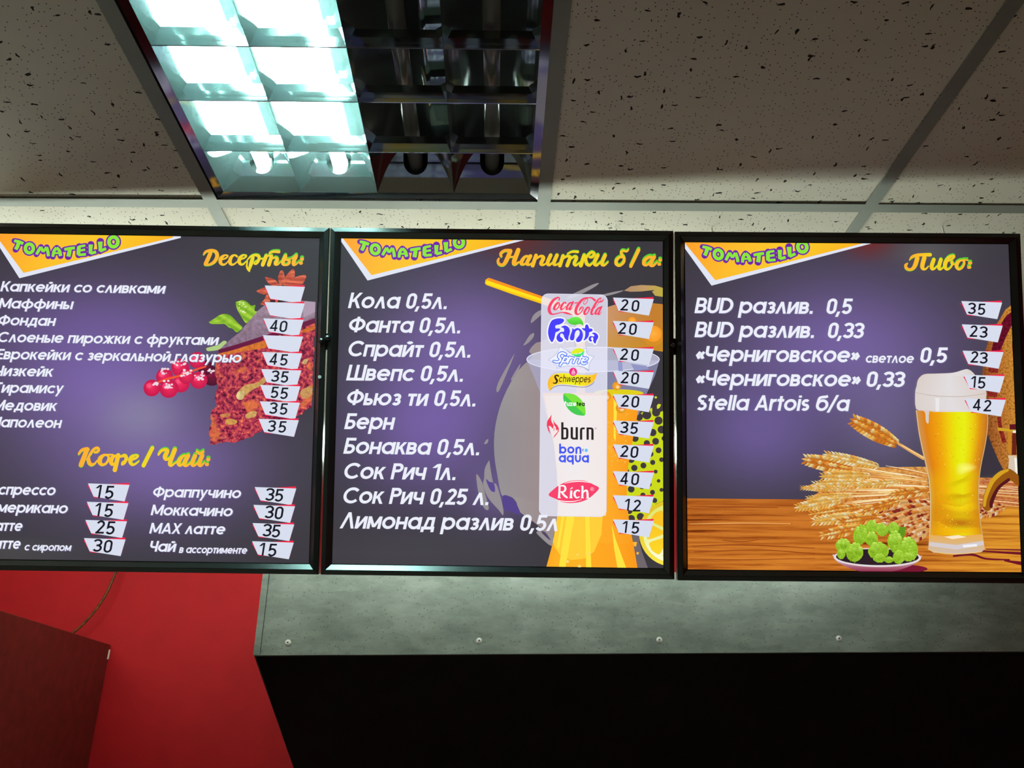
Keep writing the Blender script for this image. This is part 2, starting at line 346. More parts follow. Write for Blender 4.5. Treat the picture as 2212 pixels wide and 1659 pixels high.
# ------------------------------------------------------------------ print engine: flat lettering and pictures on the lit menu sheets
def print_material(name, alpha=False, texture=None):
    m = bpy.data.materials.new(name); m.use_nodes = True; nt = m.node_tree; b = nt.nodes['Principled BSDF']; L = nt.links.new
    at = nt.nodes.new('ShaderNodeAttribute'); at.attribute_name = 'ink'
    col = at.outputs['Color']
    b.inputs['Base Color'].default_value = (0.01, 0.01, 0.01, 1); b.inputs['Roughness'].default_value = 0.32; b.inputs['Specular IOR Level'].default_value = 0.25
    tc = nt.nodes.new('ShaderNodeTexCoord')
    if texture == 'cake':
        n1 = nt.nodes.new('ShaderNodeTexNoise'); n1.inputs['Scale'].default_value = 150; n1.inputs['Detail'].default_value = 6; n1.inputs['Roughness'].default_value = 0.65; L(tc.outputs['Object'], n1.inputs['Vector'])
        r = ramp(nt, n1.outputs[0], [(0.36, (66, 10, 32)), (0.44, (136, 26, 62)), (0.52, (182, 58, 84)), (0.60, (216, 88, 76)), (0.68, (248, 148, 96))])
        n2 = nt.nodes.new('ShaderNodeTexNoise'); n2.inputs['Scale'].default_value = 30; n2.inputs['Detail'].default_value = 3; L(tc.outputs['Object'], n2.inputs['Vector'])
        r2 = ramp(nt, n2.outputs[0], [(0.60, (0, 0, 0)), (0.68, (210, 210, 210))])
        mx = nt.nodes.new('ShaderNodeMix'); mx.data_type = 'RGBA'; L(r2.outputs[0], mx.inputs[0]); L(r.outputs[0], mx.inputs[6]); mx.inputs[7].default_value = (*lin((238, 128, 60)), 1)
        col = mx.outputs[2]
    elif texture:
        sc = {'wood': (5, 1, 150), 'straw': (140, 1, 190), 'grain': (120, 1, 120), 'grain2': (260, 1, 260)}[texture]
        mp = nt.nodes.new('ShaderNodeMapping'); mp.inputs['Scale'].default_value = sc; L(tc.outputs['Object'], mp.inputs[0])
        n1 = nt.nodes.new('ShaderNodeTexNoise'); n1.inputs['Scale'].default_value = 1.0; n1.inputs['Detail'].default_value = 5; n1.inputs['Roughness'].default_value = 0.6; L(mp.outputs[0], n1.inputs['Vector'])
        r = ramp(nt, n1.outputs[0], {'wood': [(0.30, (110, 60, 30)), (0.42, (205, 180, 170)), (0.55, (240, 235, 230)), (0.7, (255, 255, 255))],
                                     'straw': [(0.3, (150, 90, 60)), (0.5, (225, 210, 190)), (0.7, (255, 255, 255))],
                                     'grain': [(0.3, (190, 180, 170)), (0.7, (255, 255, 255))], 'grain2': [(0.32, (130, 120, 90)), (0.5, (235, 230, 220)), (0.7, (255, 255, 255))]}[texture])
        mx = nt.nodes.new('ShaderNodeMix'); mx.data_type = 'RGBA'; mx.blend_type = 'MULTIPLY'; mx.inputs[0].default_value = 1; L(col, mx.inputs[6]); L(r.outputs[0], mx.inputs[7]); col = mx.outputs[2]
    m.cycles.emission_sampling = 'NONE'
    L(col, b.inputs['Emission Color']); b.inputs['Emission Strength'].default_value = PRINT_GAIN
    if alpha: L(at.outputs['Alpha'], b.inputs['Alpha'])
    return m
PM = {k: print_material('backlit_print' + ('_' + k if k else ''), **a) for k, a in {'': {}, 'glaze': {'alpha': True}, 'cake': {'texture': 'cake'}, 'wood': {'texture': 'wood'}, 'straw': {'texture': 'straw'}, 'grain': {'texture': 'grain'}, 'grain2': {'texture': 'grain2'}}.items()}

BW = 0.62; HB = BW / 2; INS = 0.0190; PY = 0.0085; LAYER = 0.00002; SUBLAYER = 0.0000015
def euler_m(a, b, c):
    return Matrix.Rotation(a, 3, 'Z') @ Matrix.Rotation(b, 3, 'X') @ Matrix.Rotation(c, 3, 'Y')

class Board:
    """one lightbox: local x right, z up, -y towards the customer; at() reads a spot measured on the photograph as a spot on the sheet"""
    def __init__(s, pose, label):
        s.R = euler_m(*pose[:3]); s.C = Vector(pose[3:]); s.n = 0
        s.root = empty('menu_lightbox', s.C + Vector((0, 0, CZ)))
        s.root.rotation_euler = s.R.to_euler()
        tag(s.root, label, 'menu board', 'lit menu boards in a row')
        s.lo, s.hi = -HB + INS, HB - INS
    def at(s, u, v):
        d = CR * ((u - 1106) / F_PX) - CU * ((v - 829.5) / F_PX) + CF
        Ri = s.R.transposed(); dl = Ri @ d; ol = Ri @ (-s.C)
        t = (PY - ol.y) / dl.y; p = ol + dl * t
        return (p.x, p.z)

class Ink:
    """flat print collected in sheet metres"""
    def __init__(s, board): s.b = board; s.v = []; s.c = []; s.f = []; s.g = []; s.k = 0; s.word = None; s.h = []
    def face(s, pts, cols):
        b = s.b; lo, hi = b.lo - 0.0006, b.hi + 0.0006
        poly = [(p[0], p[1], *c) for p, c in zip(pts, cols)]
        if any(not (lo <= p[0] <= hi and lo <= p[1] <= hi) for p in poly):
            for ax, lim, sg in ((0, lo, 1), (0, hi, -1), (1, lo, 1), (1, hi, -1)):
                out = []
                for i in range(len(poly)):
                    A, B = poly[i - 1], poly[i]; a, c = (A[ax] - lim) * sg, (B[ax] - lim) * sg
                    if (a < 0) != (c < 0):
                        u = a / (a - c); out.append(tuple(x + (y - x) * u for x, y in zip(A, B)))
                    if c >= 0: out.append(B)
                poly = out
                if len(poly) < 3: return
        k = len(s.v)
        for p in poly: s.v.append(p[:2]); s.c.append(p[2:]); s.h.append(s.k if s.word is None else 0)
        s.f.append(list(range(k, k + len(poly)))); s.g.append(s.k if s.word is None else s.word)
    def emit(s, name, m='', parent=None, label=None, split=False, kind=None):
        """lay the collected shapes one hair above the print below; later shapes lie on earlier ones"""
        if not s.f: return None
        b = s.b; b.n += 1; y0 = PY - LAYER * b.n; b.n += math.ceil(SUBLAYER * max(s.h) / LAYER); out = None
        for key in (sorted(set(s.g)) if split else [None]):
            v, c, f = [], [], []
            for fc, g in zip(s.f, s.g):
                if key is not None and g != key: continue
                k = len(v); v += [(s.v[i][0], y0 - SUBLAYER * s.h[i], s.v[i][1]) for i in fc]; c += [s.c[i] for i in fc]; f.append(list(range(k, k + len(fc))))
            me = bpy.data.meshes.new(name); me.from_pydata(v, [], f); me.update()
            at = me.color_attributes.new('ink', 'FLOAT_COLOR', 'POINT'); at.data.foreach_set('color', [q for x in c for q in x])
            me.materials.append(PM[m]); out = link(bpy.data.objects.new(name, me), parent or b.root)
            if label: out['label'] = label
            if kind: out['kind'] = kind
        return out
def rgba(c, a=1.0): return (*lin(c[:3]), c[3] if len(c) > 3 else a)
def mixc(a, b, u): u = max(0, min(1, u)); return tuple(x + (y - x) * u for x, y in zip(a, b))
def hgrad(stops):                       # horizontal or vertical colour run in sheet metres
    def f(t):
        for (a, ca), (b, cb) in zip(stops, stops[1:]):
            if t <= b: return mixc(ca, cb, (t - a) / max(b - a, 1e-9))
        return stops[-1][1]
    return f
def colfn(col):
    if callable(col): return lambda p: rgba(col(p))
    return lambda p: rgba(col)
def fill(ink, pts, col, sub=0):
    ink.k += 1
    cf = colfn(col)
    tri = tessellate_polygon([[Vector((x, y, 0)) for x, y in pts]])
    tris = [[pts[i] for i in t] for t in tri]
    for _ in range(sub):
        nt = []
        for a, b, c in tris:
            ab, bc, ca = [((p[0] + q[0]) / 2, (p[1] + q[1]) / 2) for p, q in ((a, b), (b, c), (c, a))]
            nt += [(a, ab, ca), (ab, b, bc), (ca, bc, c), (ab, bc, ca)]
        tris = nt
    for t in tris: ink.face(t, [cf(p) for p in t])
def smooth_closed(pts, n=4):
    out = []; N = len(pts)
    for i in range(N):
        p0, p1, p2, p3 = pts[i - 1], pts[i], pts[(i + 1) % N], pts[(i + 2) % N]
        for k in range(n):
            u = k / n
            out.append(tuple(0.5 * (2 * b + (c - a) * u + (2 * a - 5 * b + 4 * c - d) * u * u + (3 * b - a - 3 * c + d) * u ** 3) for a, b, c, d in zip(p0, p1, p2, p3)))
    return out
def smooth_open(pts, n=6):
    out = []; N = len(pts)
    for i in range(N - 1):
        p0, p1, p2, p3 = pts[max(i - 1, 0)], pts[i], pts[i + 1], pts[min(i + 2, N - 1)]
        for k in range(n):
            u = k / n
            out.append(tuple(0.5 * (2 * b + (c - a) * u + (2 * a - 5 * b + 4 * c - d) * u * u + (3 * b - a - 3 * c + d) * u ** 3) for a, b, c, d in zip(p0, p1, p2, p3)))
    out.append(tuple(pts[-1])); return out
def disc(ink, c, rx, ry, col, n=20, edge=None, own=True):
    if own: ink.k += 1
    cf = colfn(col); ef = colfn(edge) if edge else cf
    P = [(c[0] + rx * math.cos(2 * math.pi * i / n), c[1] + ry * math.sin(2 * math.pi * i / n)) for i in range(n)]
    for i in range(n):
        a, b = P[i - 1], P[i]; ink.face([c, a, b], [cf(c), ef(a), ef(b)])
def ribbon(ink, pts, wid, col, closed=False, cap=False):
    """pts in sheet metres, wid full widths"""
    ink.k += 1
    keep = [i for i in range(len(pts)) if i == 0 or math.hypot(pts[i][0] - pts[i - 1][0], pts[i][1] - pts[i - 1][1]) > 1e-7]
    pts = [pts[i] for i in keep]; wid = [wid[i] for i in keep]
    cf = colfn(col); N = len(pts); Lf, Rt = [], []
    for i in range(N):
        if closed: a, b = pts[i - 1], pts[(i + 1) % N]
        else: a, b = pts[max(i - 1, 0)], pts[min(i + 1, N - 1)]
        p = pts[i]
        d1 = (p[0] - a[0], p[1] - a[1]); d2 = (b[0] - p[0], b[1] - p[1])
        l1 = math.hypot(*d1) or 1e-12; l2 = math.hypot(*d2) or 1e-12
        if not closed and i == 0: d1, l1 = d2, l2
        if not closed and i == N - 1: d2, l2 = d1, l1
        n1 = (-d1[1] / l1, d1[0] / l1); n2 = (-d2[1] / l2, d2[0] / l2)
        nx, ny = n1[0] + n2[0], n1[1] + n2[1]; q = math.hypot(nx, ny) or 1e-9; nx, ny = nx / q, ny / q
        k = min(1 / max(nx * n1[0] + ny * n1[1], 0.35), 2.2); h = wid[i] / 2 * k
        Lf.append((p[0] + nx * h, p[1] + ny * h)); Rt.append((p[0] - nx * h, p[1] - ny * h))
    for i in range(N if closed else N - 1):
        j = (i + 1) % N; q = [Rt[i], Rt[j], Lf[j], Lf[i]]; ink.face(q, [cf(p) for p in q])
    if cap:
        for i in (0, N - 1):
            c = pts[i]; r = wid[i] / 2; disc(ink, c, r, r, col, 12, own=False)

# ---- stroke font: geometric sans in cap-height units
def arc(cx, cy, rx, ry, a0, a1, n=18):
    return [(cx + rx * math.cos(math.radians(a0 + (a1 - a0) * i / n)), cy + ry * math.sin(math.radians(a0 + (a1 - a0) * i / n))) for i in range(n + 1)]
def glyph(ch, T, X):
    h = T / 2; P = lambda *p: ('p', list(p)); D = lambda a, b: ('d', [a, b]); C = lambda p: ('p', p); RING = lambda cx, cy, rx, ry: ('r', arc(cx, cy, rx, ry, 0, 345, 23))
    r = X / 2 - h; q = (X - T) / 4
    def bowls(H, wx):
        k = (H - T) / 4
        return [C([(h, H - h), (wx - k - h - .03, H - h)] + arc(wx - k - h - .03, H - h - k, k, k, 90, -90, 10) + [(h, H / 2)]), C([(h, H / 2), (wx - k - h, H / 2)] + arc(wx - k - h, h + k, k, k, 90, -90, 10) + [(h, h)])]
    def soft(H, wx, top):
        k = (top - h) / 2 - 0
        k = (top - T) / 2
        return C([(h, top - h), (wx - k - h, top - h)] + arc(wx - k - h, h + k, k, k, 90, -90, 10) + [(h, h)])
    def three(H, wx):
        k = (H - T) / 4; cx = wx - k - h
        return [C(arc(cx - .02, H - h - k, k * 1.15, k, 155, -90, 14) + [(cx - .08, H / 2)]), C([(cx - .08, H / 2)] + arc(cx, h + k, k * 1.15, k, 90, -155, 14))]
    V = lambda x, a, b: P((x, a), (x, b))
    low = {
     'о': (X, [RING(X / 2, X / 2, r, r)]), 'а': (X, [RING(X / 2, X / 2, r, r), V(X - h, 0, X)]), 'р': (X, [RING(X / 2, X / 2, r, r), V(h, -.28, X)]),
     'с': (.66, [C(arc(X / 2, X / 2, r, r, 42, 318))]), 'е': (X, [C(arc(X / 2, X / 2, r, r, 0, 318)), P((h, X / 2), (X - h * .6, X / 2))]),
     'б': (X, [RING(X / 2, X / 2, r, r), C(smooth_open([(h, X / 2), (h + .02, .62), (.16, .84), (.36, .91), (.52, .92), (.64, .98)], 4))]),
     'в': (.58, [V(h, 0, X)] + bowls(X, .58)), 'г': (.45, [V(h, 0, X), P((0, X - h), (.45, X - h))]),
     'д': (.76, [D((.17, 0), (.33, X)), P((.27, X - h), (.62, X - h)), V(.62, 0, X), P((0, h), (.76, h)), V(h, -.16, h), V(.76 - h, -.16, h)]),
     'ж': (.92, [V(.46, 0, X), D((h, X), (.40, X * .5)), D((h, 0), (.40, X * .5)), D((.92 - h, X), (.52, X * .5)), D((.92 - h, 0), (.52, X * .5))]),
     'з': (.5, three(X, .5)), 'и': (.64, [V(h, 0, X), V(.64 - h, 0, X), D((h, .0), (.64 - h, X))]),
     'й': (.64, [V(h, 0, X), V(.64 - h, 0, X), D((h, .0), (.64 - h, X)), C(arc(.33, X + .24, .13, .11, 200, 340, 8))]),
     'к': (.6, [V(h, 0, X), D((.18, X * .42), (.50, X)), D((.53, 0), (.27, X * .62))]), 'л': (.66, [D((h, 0), (.33, X)), D((.66 - h, 0), (.33, X))]),
     'м': (.8, [V(h, 0, X), V(.8 - h, 0, X), D((.40, .10), (h, X)), D((.40, .10), (.8 - h, X))]), 'н': (.64, [V(h, 0, X), V(.64 - h, 0, X), P((h, X / 2), (.64 - h, X / 2))]),
     'п': (.62, [V(h, 0, X), V(.62 - h, 0, X), P((h, X - h), (.62 - h, X - h))]), 'т': (.52, [V(.26, 0, X), P((0, X - h), (.52, X - h))]),
     'у': (.64, [D((.33, .04), (h, X)), D((.17, -.28), (.64 - h, X))]), 'ф': (1.0, [RING(.5, X / 2, .5 - h, r), V(.5, -.28, .98)]),
     'ч': (.62, [C([(h, X), (h, .46)] + arc(.26, .46, .26 - h, .14, 180, 270, 6) + [(.62 - h, .32)]), V(.62 - h, 0, X)]),
     'ь': (.54, [V(h, 0, X), soft(X, .54, X * .58)]), 'ы': (.80, [V(h, 0, X), soft(X, .54, X * .58), V(.80 - h, 0, X)]),
     'ю': (1.02, [V(h, 0, X), P((h, X / 2), (.32, X / 2)), RING(1.02 - X / 2, X / 2, r, r)]),
     't': (.4, [V(.2, 0, .95), P((0, X - h), (.4, X - h))]), 'l': (.2, [V(.1, 0, 1)]), 'i': (.2, [V(.1, 0, X), V(.1, .86, 1)]), 'r': (.4, [V(h, 0, X), C([(h, X * .55)] + arc(.36, X * .55, .36 - h, X * .45 - h, 180, 90, 8) + [(.4, X - h)])]),
     's': (.5, [C(arc(.25, X - h - q, .25 - h, q, 35, 270, 12) + arc(.25, h + q, .25 - h, q, 90, -145, 12))]),
     'h': (.58, [V(h, 0, 1), C([(h, X * .5)] + arc(.29, X * .62, .29 - h, X * .38 - h, 180, 0, 10) + [(.58 - h, 0)])]), 'n': (.58, [V(h, 0, X), C([(h, X * .5)] + arc(.29, X * .62, .29 - h, X * .38 - h, 180, 0, 10) + [(.58 - h, 0)])]),
     'u': (.58, [V(.58 - h, 0, X), C([(h, X)] + arc(.29, .29, .29 - h, .29 - h, 180, 360, 10))]), 'w': (.86, [D((.22, 0), (h, X)), D((.22, 0), (.43, X)), D((.64, 0), (.43, X)), D((.64, 0), (.86 - h, X))]),
     'f': (.4, [C([(.14, 0), (.14, .8)] + arc(.34, .8, .2, .2 - h, 180, 90, 6)), P((0, X - h), (.36, X - h))]), 'z': (.54, [P((0, X - h), (.54, X - h)), D((.1, 0), (.44, X)), P((0, h), (.54, h))]),
     'К': (.7, [V(h, 0, 1), D((.19, .40), (.60, 1)), D((.63, 0), (.32, .60))]), 'М': (.96, [V(h, 0, 1), V(.96 - h, 0, 1), D((.48, .12), (h, 1)), D((.48, .12), (.96 - h, 1))]),
     'Ф': (.98, [RING(.49, .5, .49 - h, .40 - h), V(.49, 0, 1)]), 'С': (.9, [C(arc(.5, .5, .5 - h, .5 - h, 42, 318, 24))]), 'Е': (.55, [V(h, 0, 1), P((h, 1 - h), (.55, 1 - h)), P((h, .5), (.5, .5)), P((h, h), (.55, h))]),
     'Ч': (.66, [C([(h, 1), (h, .62)] + arc(.28, .62, .28 - h, .2, 180, 270, 6) + [(.66 - h, .42)]), V(.66 - h, 0, 1)]), 'Т': (.62, [V(.31, 0, 1), P((0, 1 - h), (.62, 1 - h))]),
     'Н': (.74, [V(h, 0, 1), V(.74 - h, 0, 1), P((h, .5), (.74 - h, .5))]), 'Э': (.88, [C(arc(.4, .5, .5 - h, .5 - h, 138, -138, 24)), P((.3, .5), (.85, .5))]),
     'А': (.84, [D((h, 0), (.42, 1)), D((.84 - h, 0), (.42, 1)), P((.2, .28), (.66, .28))]), 'Л': (.82, [D((h, 0), (.41, 1)), D((.82 - h, 0), (.41, 1))]),
     'Ш': (1.04, [V(h, 0, 1), V(.52, 0, 1), V(1.04 - h, 0, 1), P((h, h), (1.04 - h, h))]), 'Б': (.62, [V(h, 0, 1), P((h, 1 - h), (.58, 1 - h)), soft(1, .62, .60)]),
     'Р': (.62, [V(h, 0, 1), C([(h, 1 - h), (.62 - .19 - h, 1 - h)] + arc(.62 - .19 - h, .72, .19, .28 - h, 90, -90, 10) + [(h, .44 + h)])]), 'B': (.66, [V(h, 0, 1)] + bowls(1, .66)),
     'U': (.7, [C([(h, 1), (h, .35)] + arc(.35, .35, .35 - h, .35 - h, 180, 360, 14) + [(.7 - h, 1)])]), 'D': (.78, [V(h, 0, 1), C([(h, 1 - h), (.28, 1 - h)] + arc(.28, .5, .5 - h, .5 - h, 90, -90, 14) + [(h, h)])]),
     'S': (.62, [C(arc(.31, .76 - h / 4, .31 - h, .24 - h * .75, 35, 270, 14) + arc(.31, .24 + h / 4, .31 - h, .26 - h * .75, 90, -145, 14))]), 'X': (.74, [D((h, 0), (.74 - h, 1)), D((.74 - h, 0), (h, 1))]),
     '0': (.58, [('r', arc(.29, .70, .29 - h, .30 - h, 0, 180, 12) + arc(.29, .30, .29 - h, .30 - h, 180, 360, 12))]), '1': (.40, [V(.30, 0, 1), D((.02, .74), (.26, .98))]),
     '2': (.58, [C(arc(.28, .71, .28 - h, .29 - h, 165, -35, 14) + [(h * 1.2, h)]), P((0, h), (.58, h))]), '3': (.56, three(1, .56)),
     '4': (.62, [V(.45, 0, 1), D((h, .26), (.45, 1)), P((.0, .26), (.62, .26))]), '5': (.58, [P((.12, 1 - h), (.54, 1 - h)), C([(.13, 1), (.10, .52)] + arc(.27, .33, .31 - h, .33 - h, 128, -150, 16))]),
     ',': (.24, [D((.04, -.18), (.13, .16))]), '.': (.26, [V(.12, 0, T * 1.05)]), '/': (.42, [D((.0, -.1), (.42, 1.05))]), ' ': (.30, []),
     '«': (.46, [C([(.2, .62), (.06, .40), (.2, .18)]), C([(.42, .62), (.28, .40), (.42, .18)])]), '»': (.46, [C([(.06, .62), (.2, .40), (.06, .18)]), C([(.28, .62), (.42, .40), (.28, .18)])]),
    }
    low.update({'M': low['М'], 'A': low['А'], 'o': low['о'], 'a': low['а'], 'e': low['е'], 'c': low['с'], 'p': low['р'], 'C': low['С']})
    return low[ch]
def text(ink, s, x0, x1, z, cap, col, T=0.175, X=0.765, shear=0.2, gap=0.05):
    adv = 0; items = []
    for ch in s:
        w, st = glyph(ch, T, X); items.append((adv, st)); adv += w + gap
    adv -= gap
    k = (x1 - x0 - (0 if s[-1] in '.,' else shear * cap * 0.6)) / (adv * cap)
    def tr(p, a): return (x0 + ((a + p[0]) * k + p[1] * shear) * cap, z + p[1] * cap)
    wd = 0
    for (a, st), ch in zip(items, s):
        if ch == ' ': wd += 1
        ink.word = wd
        for kind, pts in st:
            if kind == 'd':
                (xa, ya), (xb, yb) = pts; L = math.hypot(xb - xa, yb - ya); hw = T * 0.46 * min(L / max(abs(yb - ya), 1e-6), 1.5)
                q = [tr((xa - hw, ya), a), tr((xa + hw, ya), a), tr((xb + hw, yb), a), tr((xb - hw, yb), a)]
                cf = colfn(col); ink.face(q, [cf(p) for p in q])
            else:                                   # build the ribbon in glyph units so that thickness slants with the letter
                sub = Ink(ink.b); sub.face = lambda q, c, a=a: ink.face([tr(p, a) for p in q], [colfn(col)(tr(p, a)) for p in q])
                ribbon(sub, pts, [T] * len(pts), (0, 0, 0), closed=(kind == 'r'))
    ink.word = None
    return k

# ------------------------------------------------------------------ the three lightboxes
PX = 0.000826                                   # one photo pixel on the sheets, in metres
def rail(b, p_out, p_in, name='frame_rail'):
    """mitred snap-frame rail between two outer and two inner corners: tilted outer lip, groove, inner bevel"""
    (ax, az), (bx_, bz) = p_out; (cx, cz), (dx, dz) = p_in
    prof = [(0.0, 0.018), (0.0, 0.0042), (0.04, 0.0019), (0.44, 0.0), (0.455, 0.0009), (0.48, 0.0009), (0.495, 0.0002), (0.93, 0.0076), (0.95, 0.0072), (1.0, 0.0076), (1.0, 0.012)]
    v = []
    for t, y in prof:
        v.append((ax + (cx - ax) * t, y, az + (cz - az) * t)); v.append((bx_ + (dx - bx_) * t, y, bz + (dz - bz) * t))
    f = [(2 * i, 2 * i + 1, 2 * i + 3, 2 * i + 2) for i in range(len(prof) - 1)]
    return mesh_obj(name, v, f, M_FRAME, b.root)
def lightbox(pose, label):
    b = Board(pose, label); H = HB - 0.0003; I = HB - INS
    o = [(-H, H), (H, H), (H, -H), (-H, -H)]; n = [(-I, I), (I, I), (I, -I), (-I, -I)]
    for k in range(4): rail(b, (o[k], o[(k + 1) % 4]), (n[k], n[(k + 1) % 4]))
    bm = bmesh.new(); bx(bm, -H + 0.001, H - 0.001, 0.013, 0.019, -H + 0.001, H - 0.001, 0.001); bx(bm, -H + 0.03, H - 0.03, 0.019, 0.034, -H + 0.03, H - 0.05, 0.001); bm_obj('housing', bm, M_BACK, b.root)
    for s in (-1, 1):                            # hanger wires from the back of the box up to the ceiling grid
        Rm = b.R; top = Rm.transposed() @ (Vector((0, 0, CEIL - CZ)) - Vector((0, 0, b.C.z)))
        p0 = Vector((s * 0.22, 0.038, 0.20)); wz = (CEIL - CZ) - (b.C + Rm @ p0).z; p1 = p0 + Rm.transposed() @ Vector((0, 0, wz))
        bm = bmesh.new(); cyl(bm, p0, p1, 0.0016, 8); bm_obj('hanger_wire', bm, M_STEEL, b.root)
        bm = bmesh.new(); bx(bm, s * 0.22 - 0.012, s * 0.22 + 0.012, 0.033, 0.042, 0.185, 0.215, 0.001); bm_obj('hanger_plate', bm, M_STEEL, b.root)
    return b
B1 = lightbox((-0.01957, 0.34248, 0.02012, -0.61358, 1.31438, 0.55990), 'lit black-framed menu board headed desserts above coffee prices with cake picture')
B2 = lightbox((-0.03265, 0.34440, 0.02250, 0.00861, 1.30181, 0.54710), 'lit black-framed menu board of soft drinks with pale strip of logos')
B3 = lightbox((-0.02982, 0.34303, 0.01717, 0.63162, 1.28632, 0.53395), 'lit black-framed beer menu board with tall beer glass picture')

def dome(b, u, v, r, name='link_bolt'):
    x, z = b.at(u, v); bm = bmesh.new()
    cyl(bm, (x, 0.006, z), (x, -0.0015, z), r * 0.75, 18)
    rings = [(1.0, -0.0015), (0.98, -0.003), (0.80, -0.0052), (0.45, -0.0066), (0.12, -0.0071)]; prev = None
    for q, y in rings:
        cur = [bm.verts.new((x + r * q * math.cos(2 * math.pi * i / 18), y, z + r * q * math.sin(2 * math.pi * i / 18))) for i in range(18)]
        if prev:
            for i in range(18): bm.faces.new((prev[i], prev[(i + 1) % 18], cur[(i + 1) % 18], cur[i]))
        else: bm.faces.new(cur)
        prev = cur
    bm.faces.new(prev)
    o = bm_obj(name, bm, M_FRAME, b.root, False); o['label'] = 'small black domed bolt on the frame'
    return o
dome(B1, 697, 738, 0.0053); dome(B2, 710, 732, 0.0053); dome(B2, 1451, 747, 0.0042); dome(B3, 1465, 745, 0.0042)
x, z = B1.at(693, 815); bm = bmesh.new(); cyl(bm, (x, 0.004, z), (x, -0.001, z), 0.003, 14); bm_obj('frame_screw', bm, M_STEEL, B1.root)
for b, u, v in ((B2, 712, 735), (B3, 1459, 746)):
    x, z = b.at(u, v); bm = bmesh.new(); bx(bm, x - 0.012, x + 0.006, 0.0195, 0.0225, z - 0.016, z + 0.014); bm_obj('link_plate', bm, M_BLACKM, b.root)

# ---- lit backgrounds: dark violet print with the uneven glow of its backlight artwork
def background(b, base, blobs):
    ink = Ink(b); N = 30
    def c(u, v):
        col = base
        for cx, cy, sx, sy, cc, a in blobs: col = mixc(col, cc, a * math.exp(-((u - cx) / sx) ** 2 - ((v - cy) / sy) ** 2))
        return rgba(col)
    L = b.hi - b.lo
    for i in range(N):
        for j in range(N):
            q = [(i, j), (i + 1, j), (i + 1, j + 1), (i, j + 1)]
            ink.face([(b.lo + L * u / N, b.lo + L * v / N) for u, v in q], [c(u / N, 1 - v / N) for u, v in q])
    o = ink.emit('print_sheet', label='dark violet lit print sheet'); return o
DK = (60, 57, 63); VI = (128, 104, 174); GR = (142, 138, 166)
background(B1, DK, [(0.35, 0.45, 0.36, 0.28, VI, 0.93), (0.55, 0.72, 0.30, 0.17, VI, 0.8), (0.47, 0.56, 0.13, 0.09, GR, 0.7), (0.32, 0.30, 0.28, 0.12, (112, 90, 156), 0.6), (0.08, 0.98, 0.2, 0.03, (84, 84, 80), 0.6)])
background(B2, DK, [(0.40, 0.33, 0.28, 0.24, (124, 102, 168), 0.92), (0.29, 0.58, 0.24, 0.22, (122, 98, 172), 0.88), (0.5, 0.78, 0.10, 0.10, (122, 100, 170), 0.6), (0.25, 0.97, 0.3, 0.06, (72, 70, 76), 0.7), (0.55, 0.0, 0.10, 0.05, (120, 40, 30), 0.6)])
background(B3, DK, [(0.48, 0.33, 0.38, 0.24, (122, 101, 168), 0.9), (0.22, 0.58, 0.22, 0.18, (112, 94, 158), 0.85), (0.60, 0.55, 0.14, 0.18, (118, 108, 152), 0.6), (0.75, 0.02, 0.12, 0.05, (104, 104, 100), 0.6), (0.57, 0.0, 0.07, 0.04, (130, 36, 30), 0.7)])

def Z(b, ox, oy, s): return lambda p: b.at(ox + p[0] / s, oy + p[1] / s)
def strokes(ink, b, ox, oy, s, lst, col, dw=0.0, off=None, capround=True, n=6):
    z = Z(b, ox, oy, s)
    for st in lst:
        pts = smooth_open(st, n) if len(st) > 2 else st
        P = [z(p) for p in pts]
        if off: P = [(p[0], p[1] + off(p)) for p in P]
        ribbon(ink, P, [(p[2] + dw) / s * PX for p in pts], col, cap=capround)

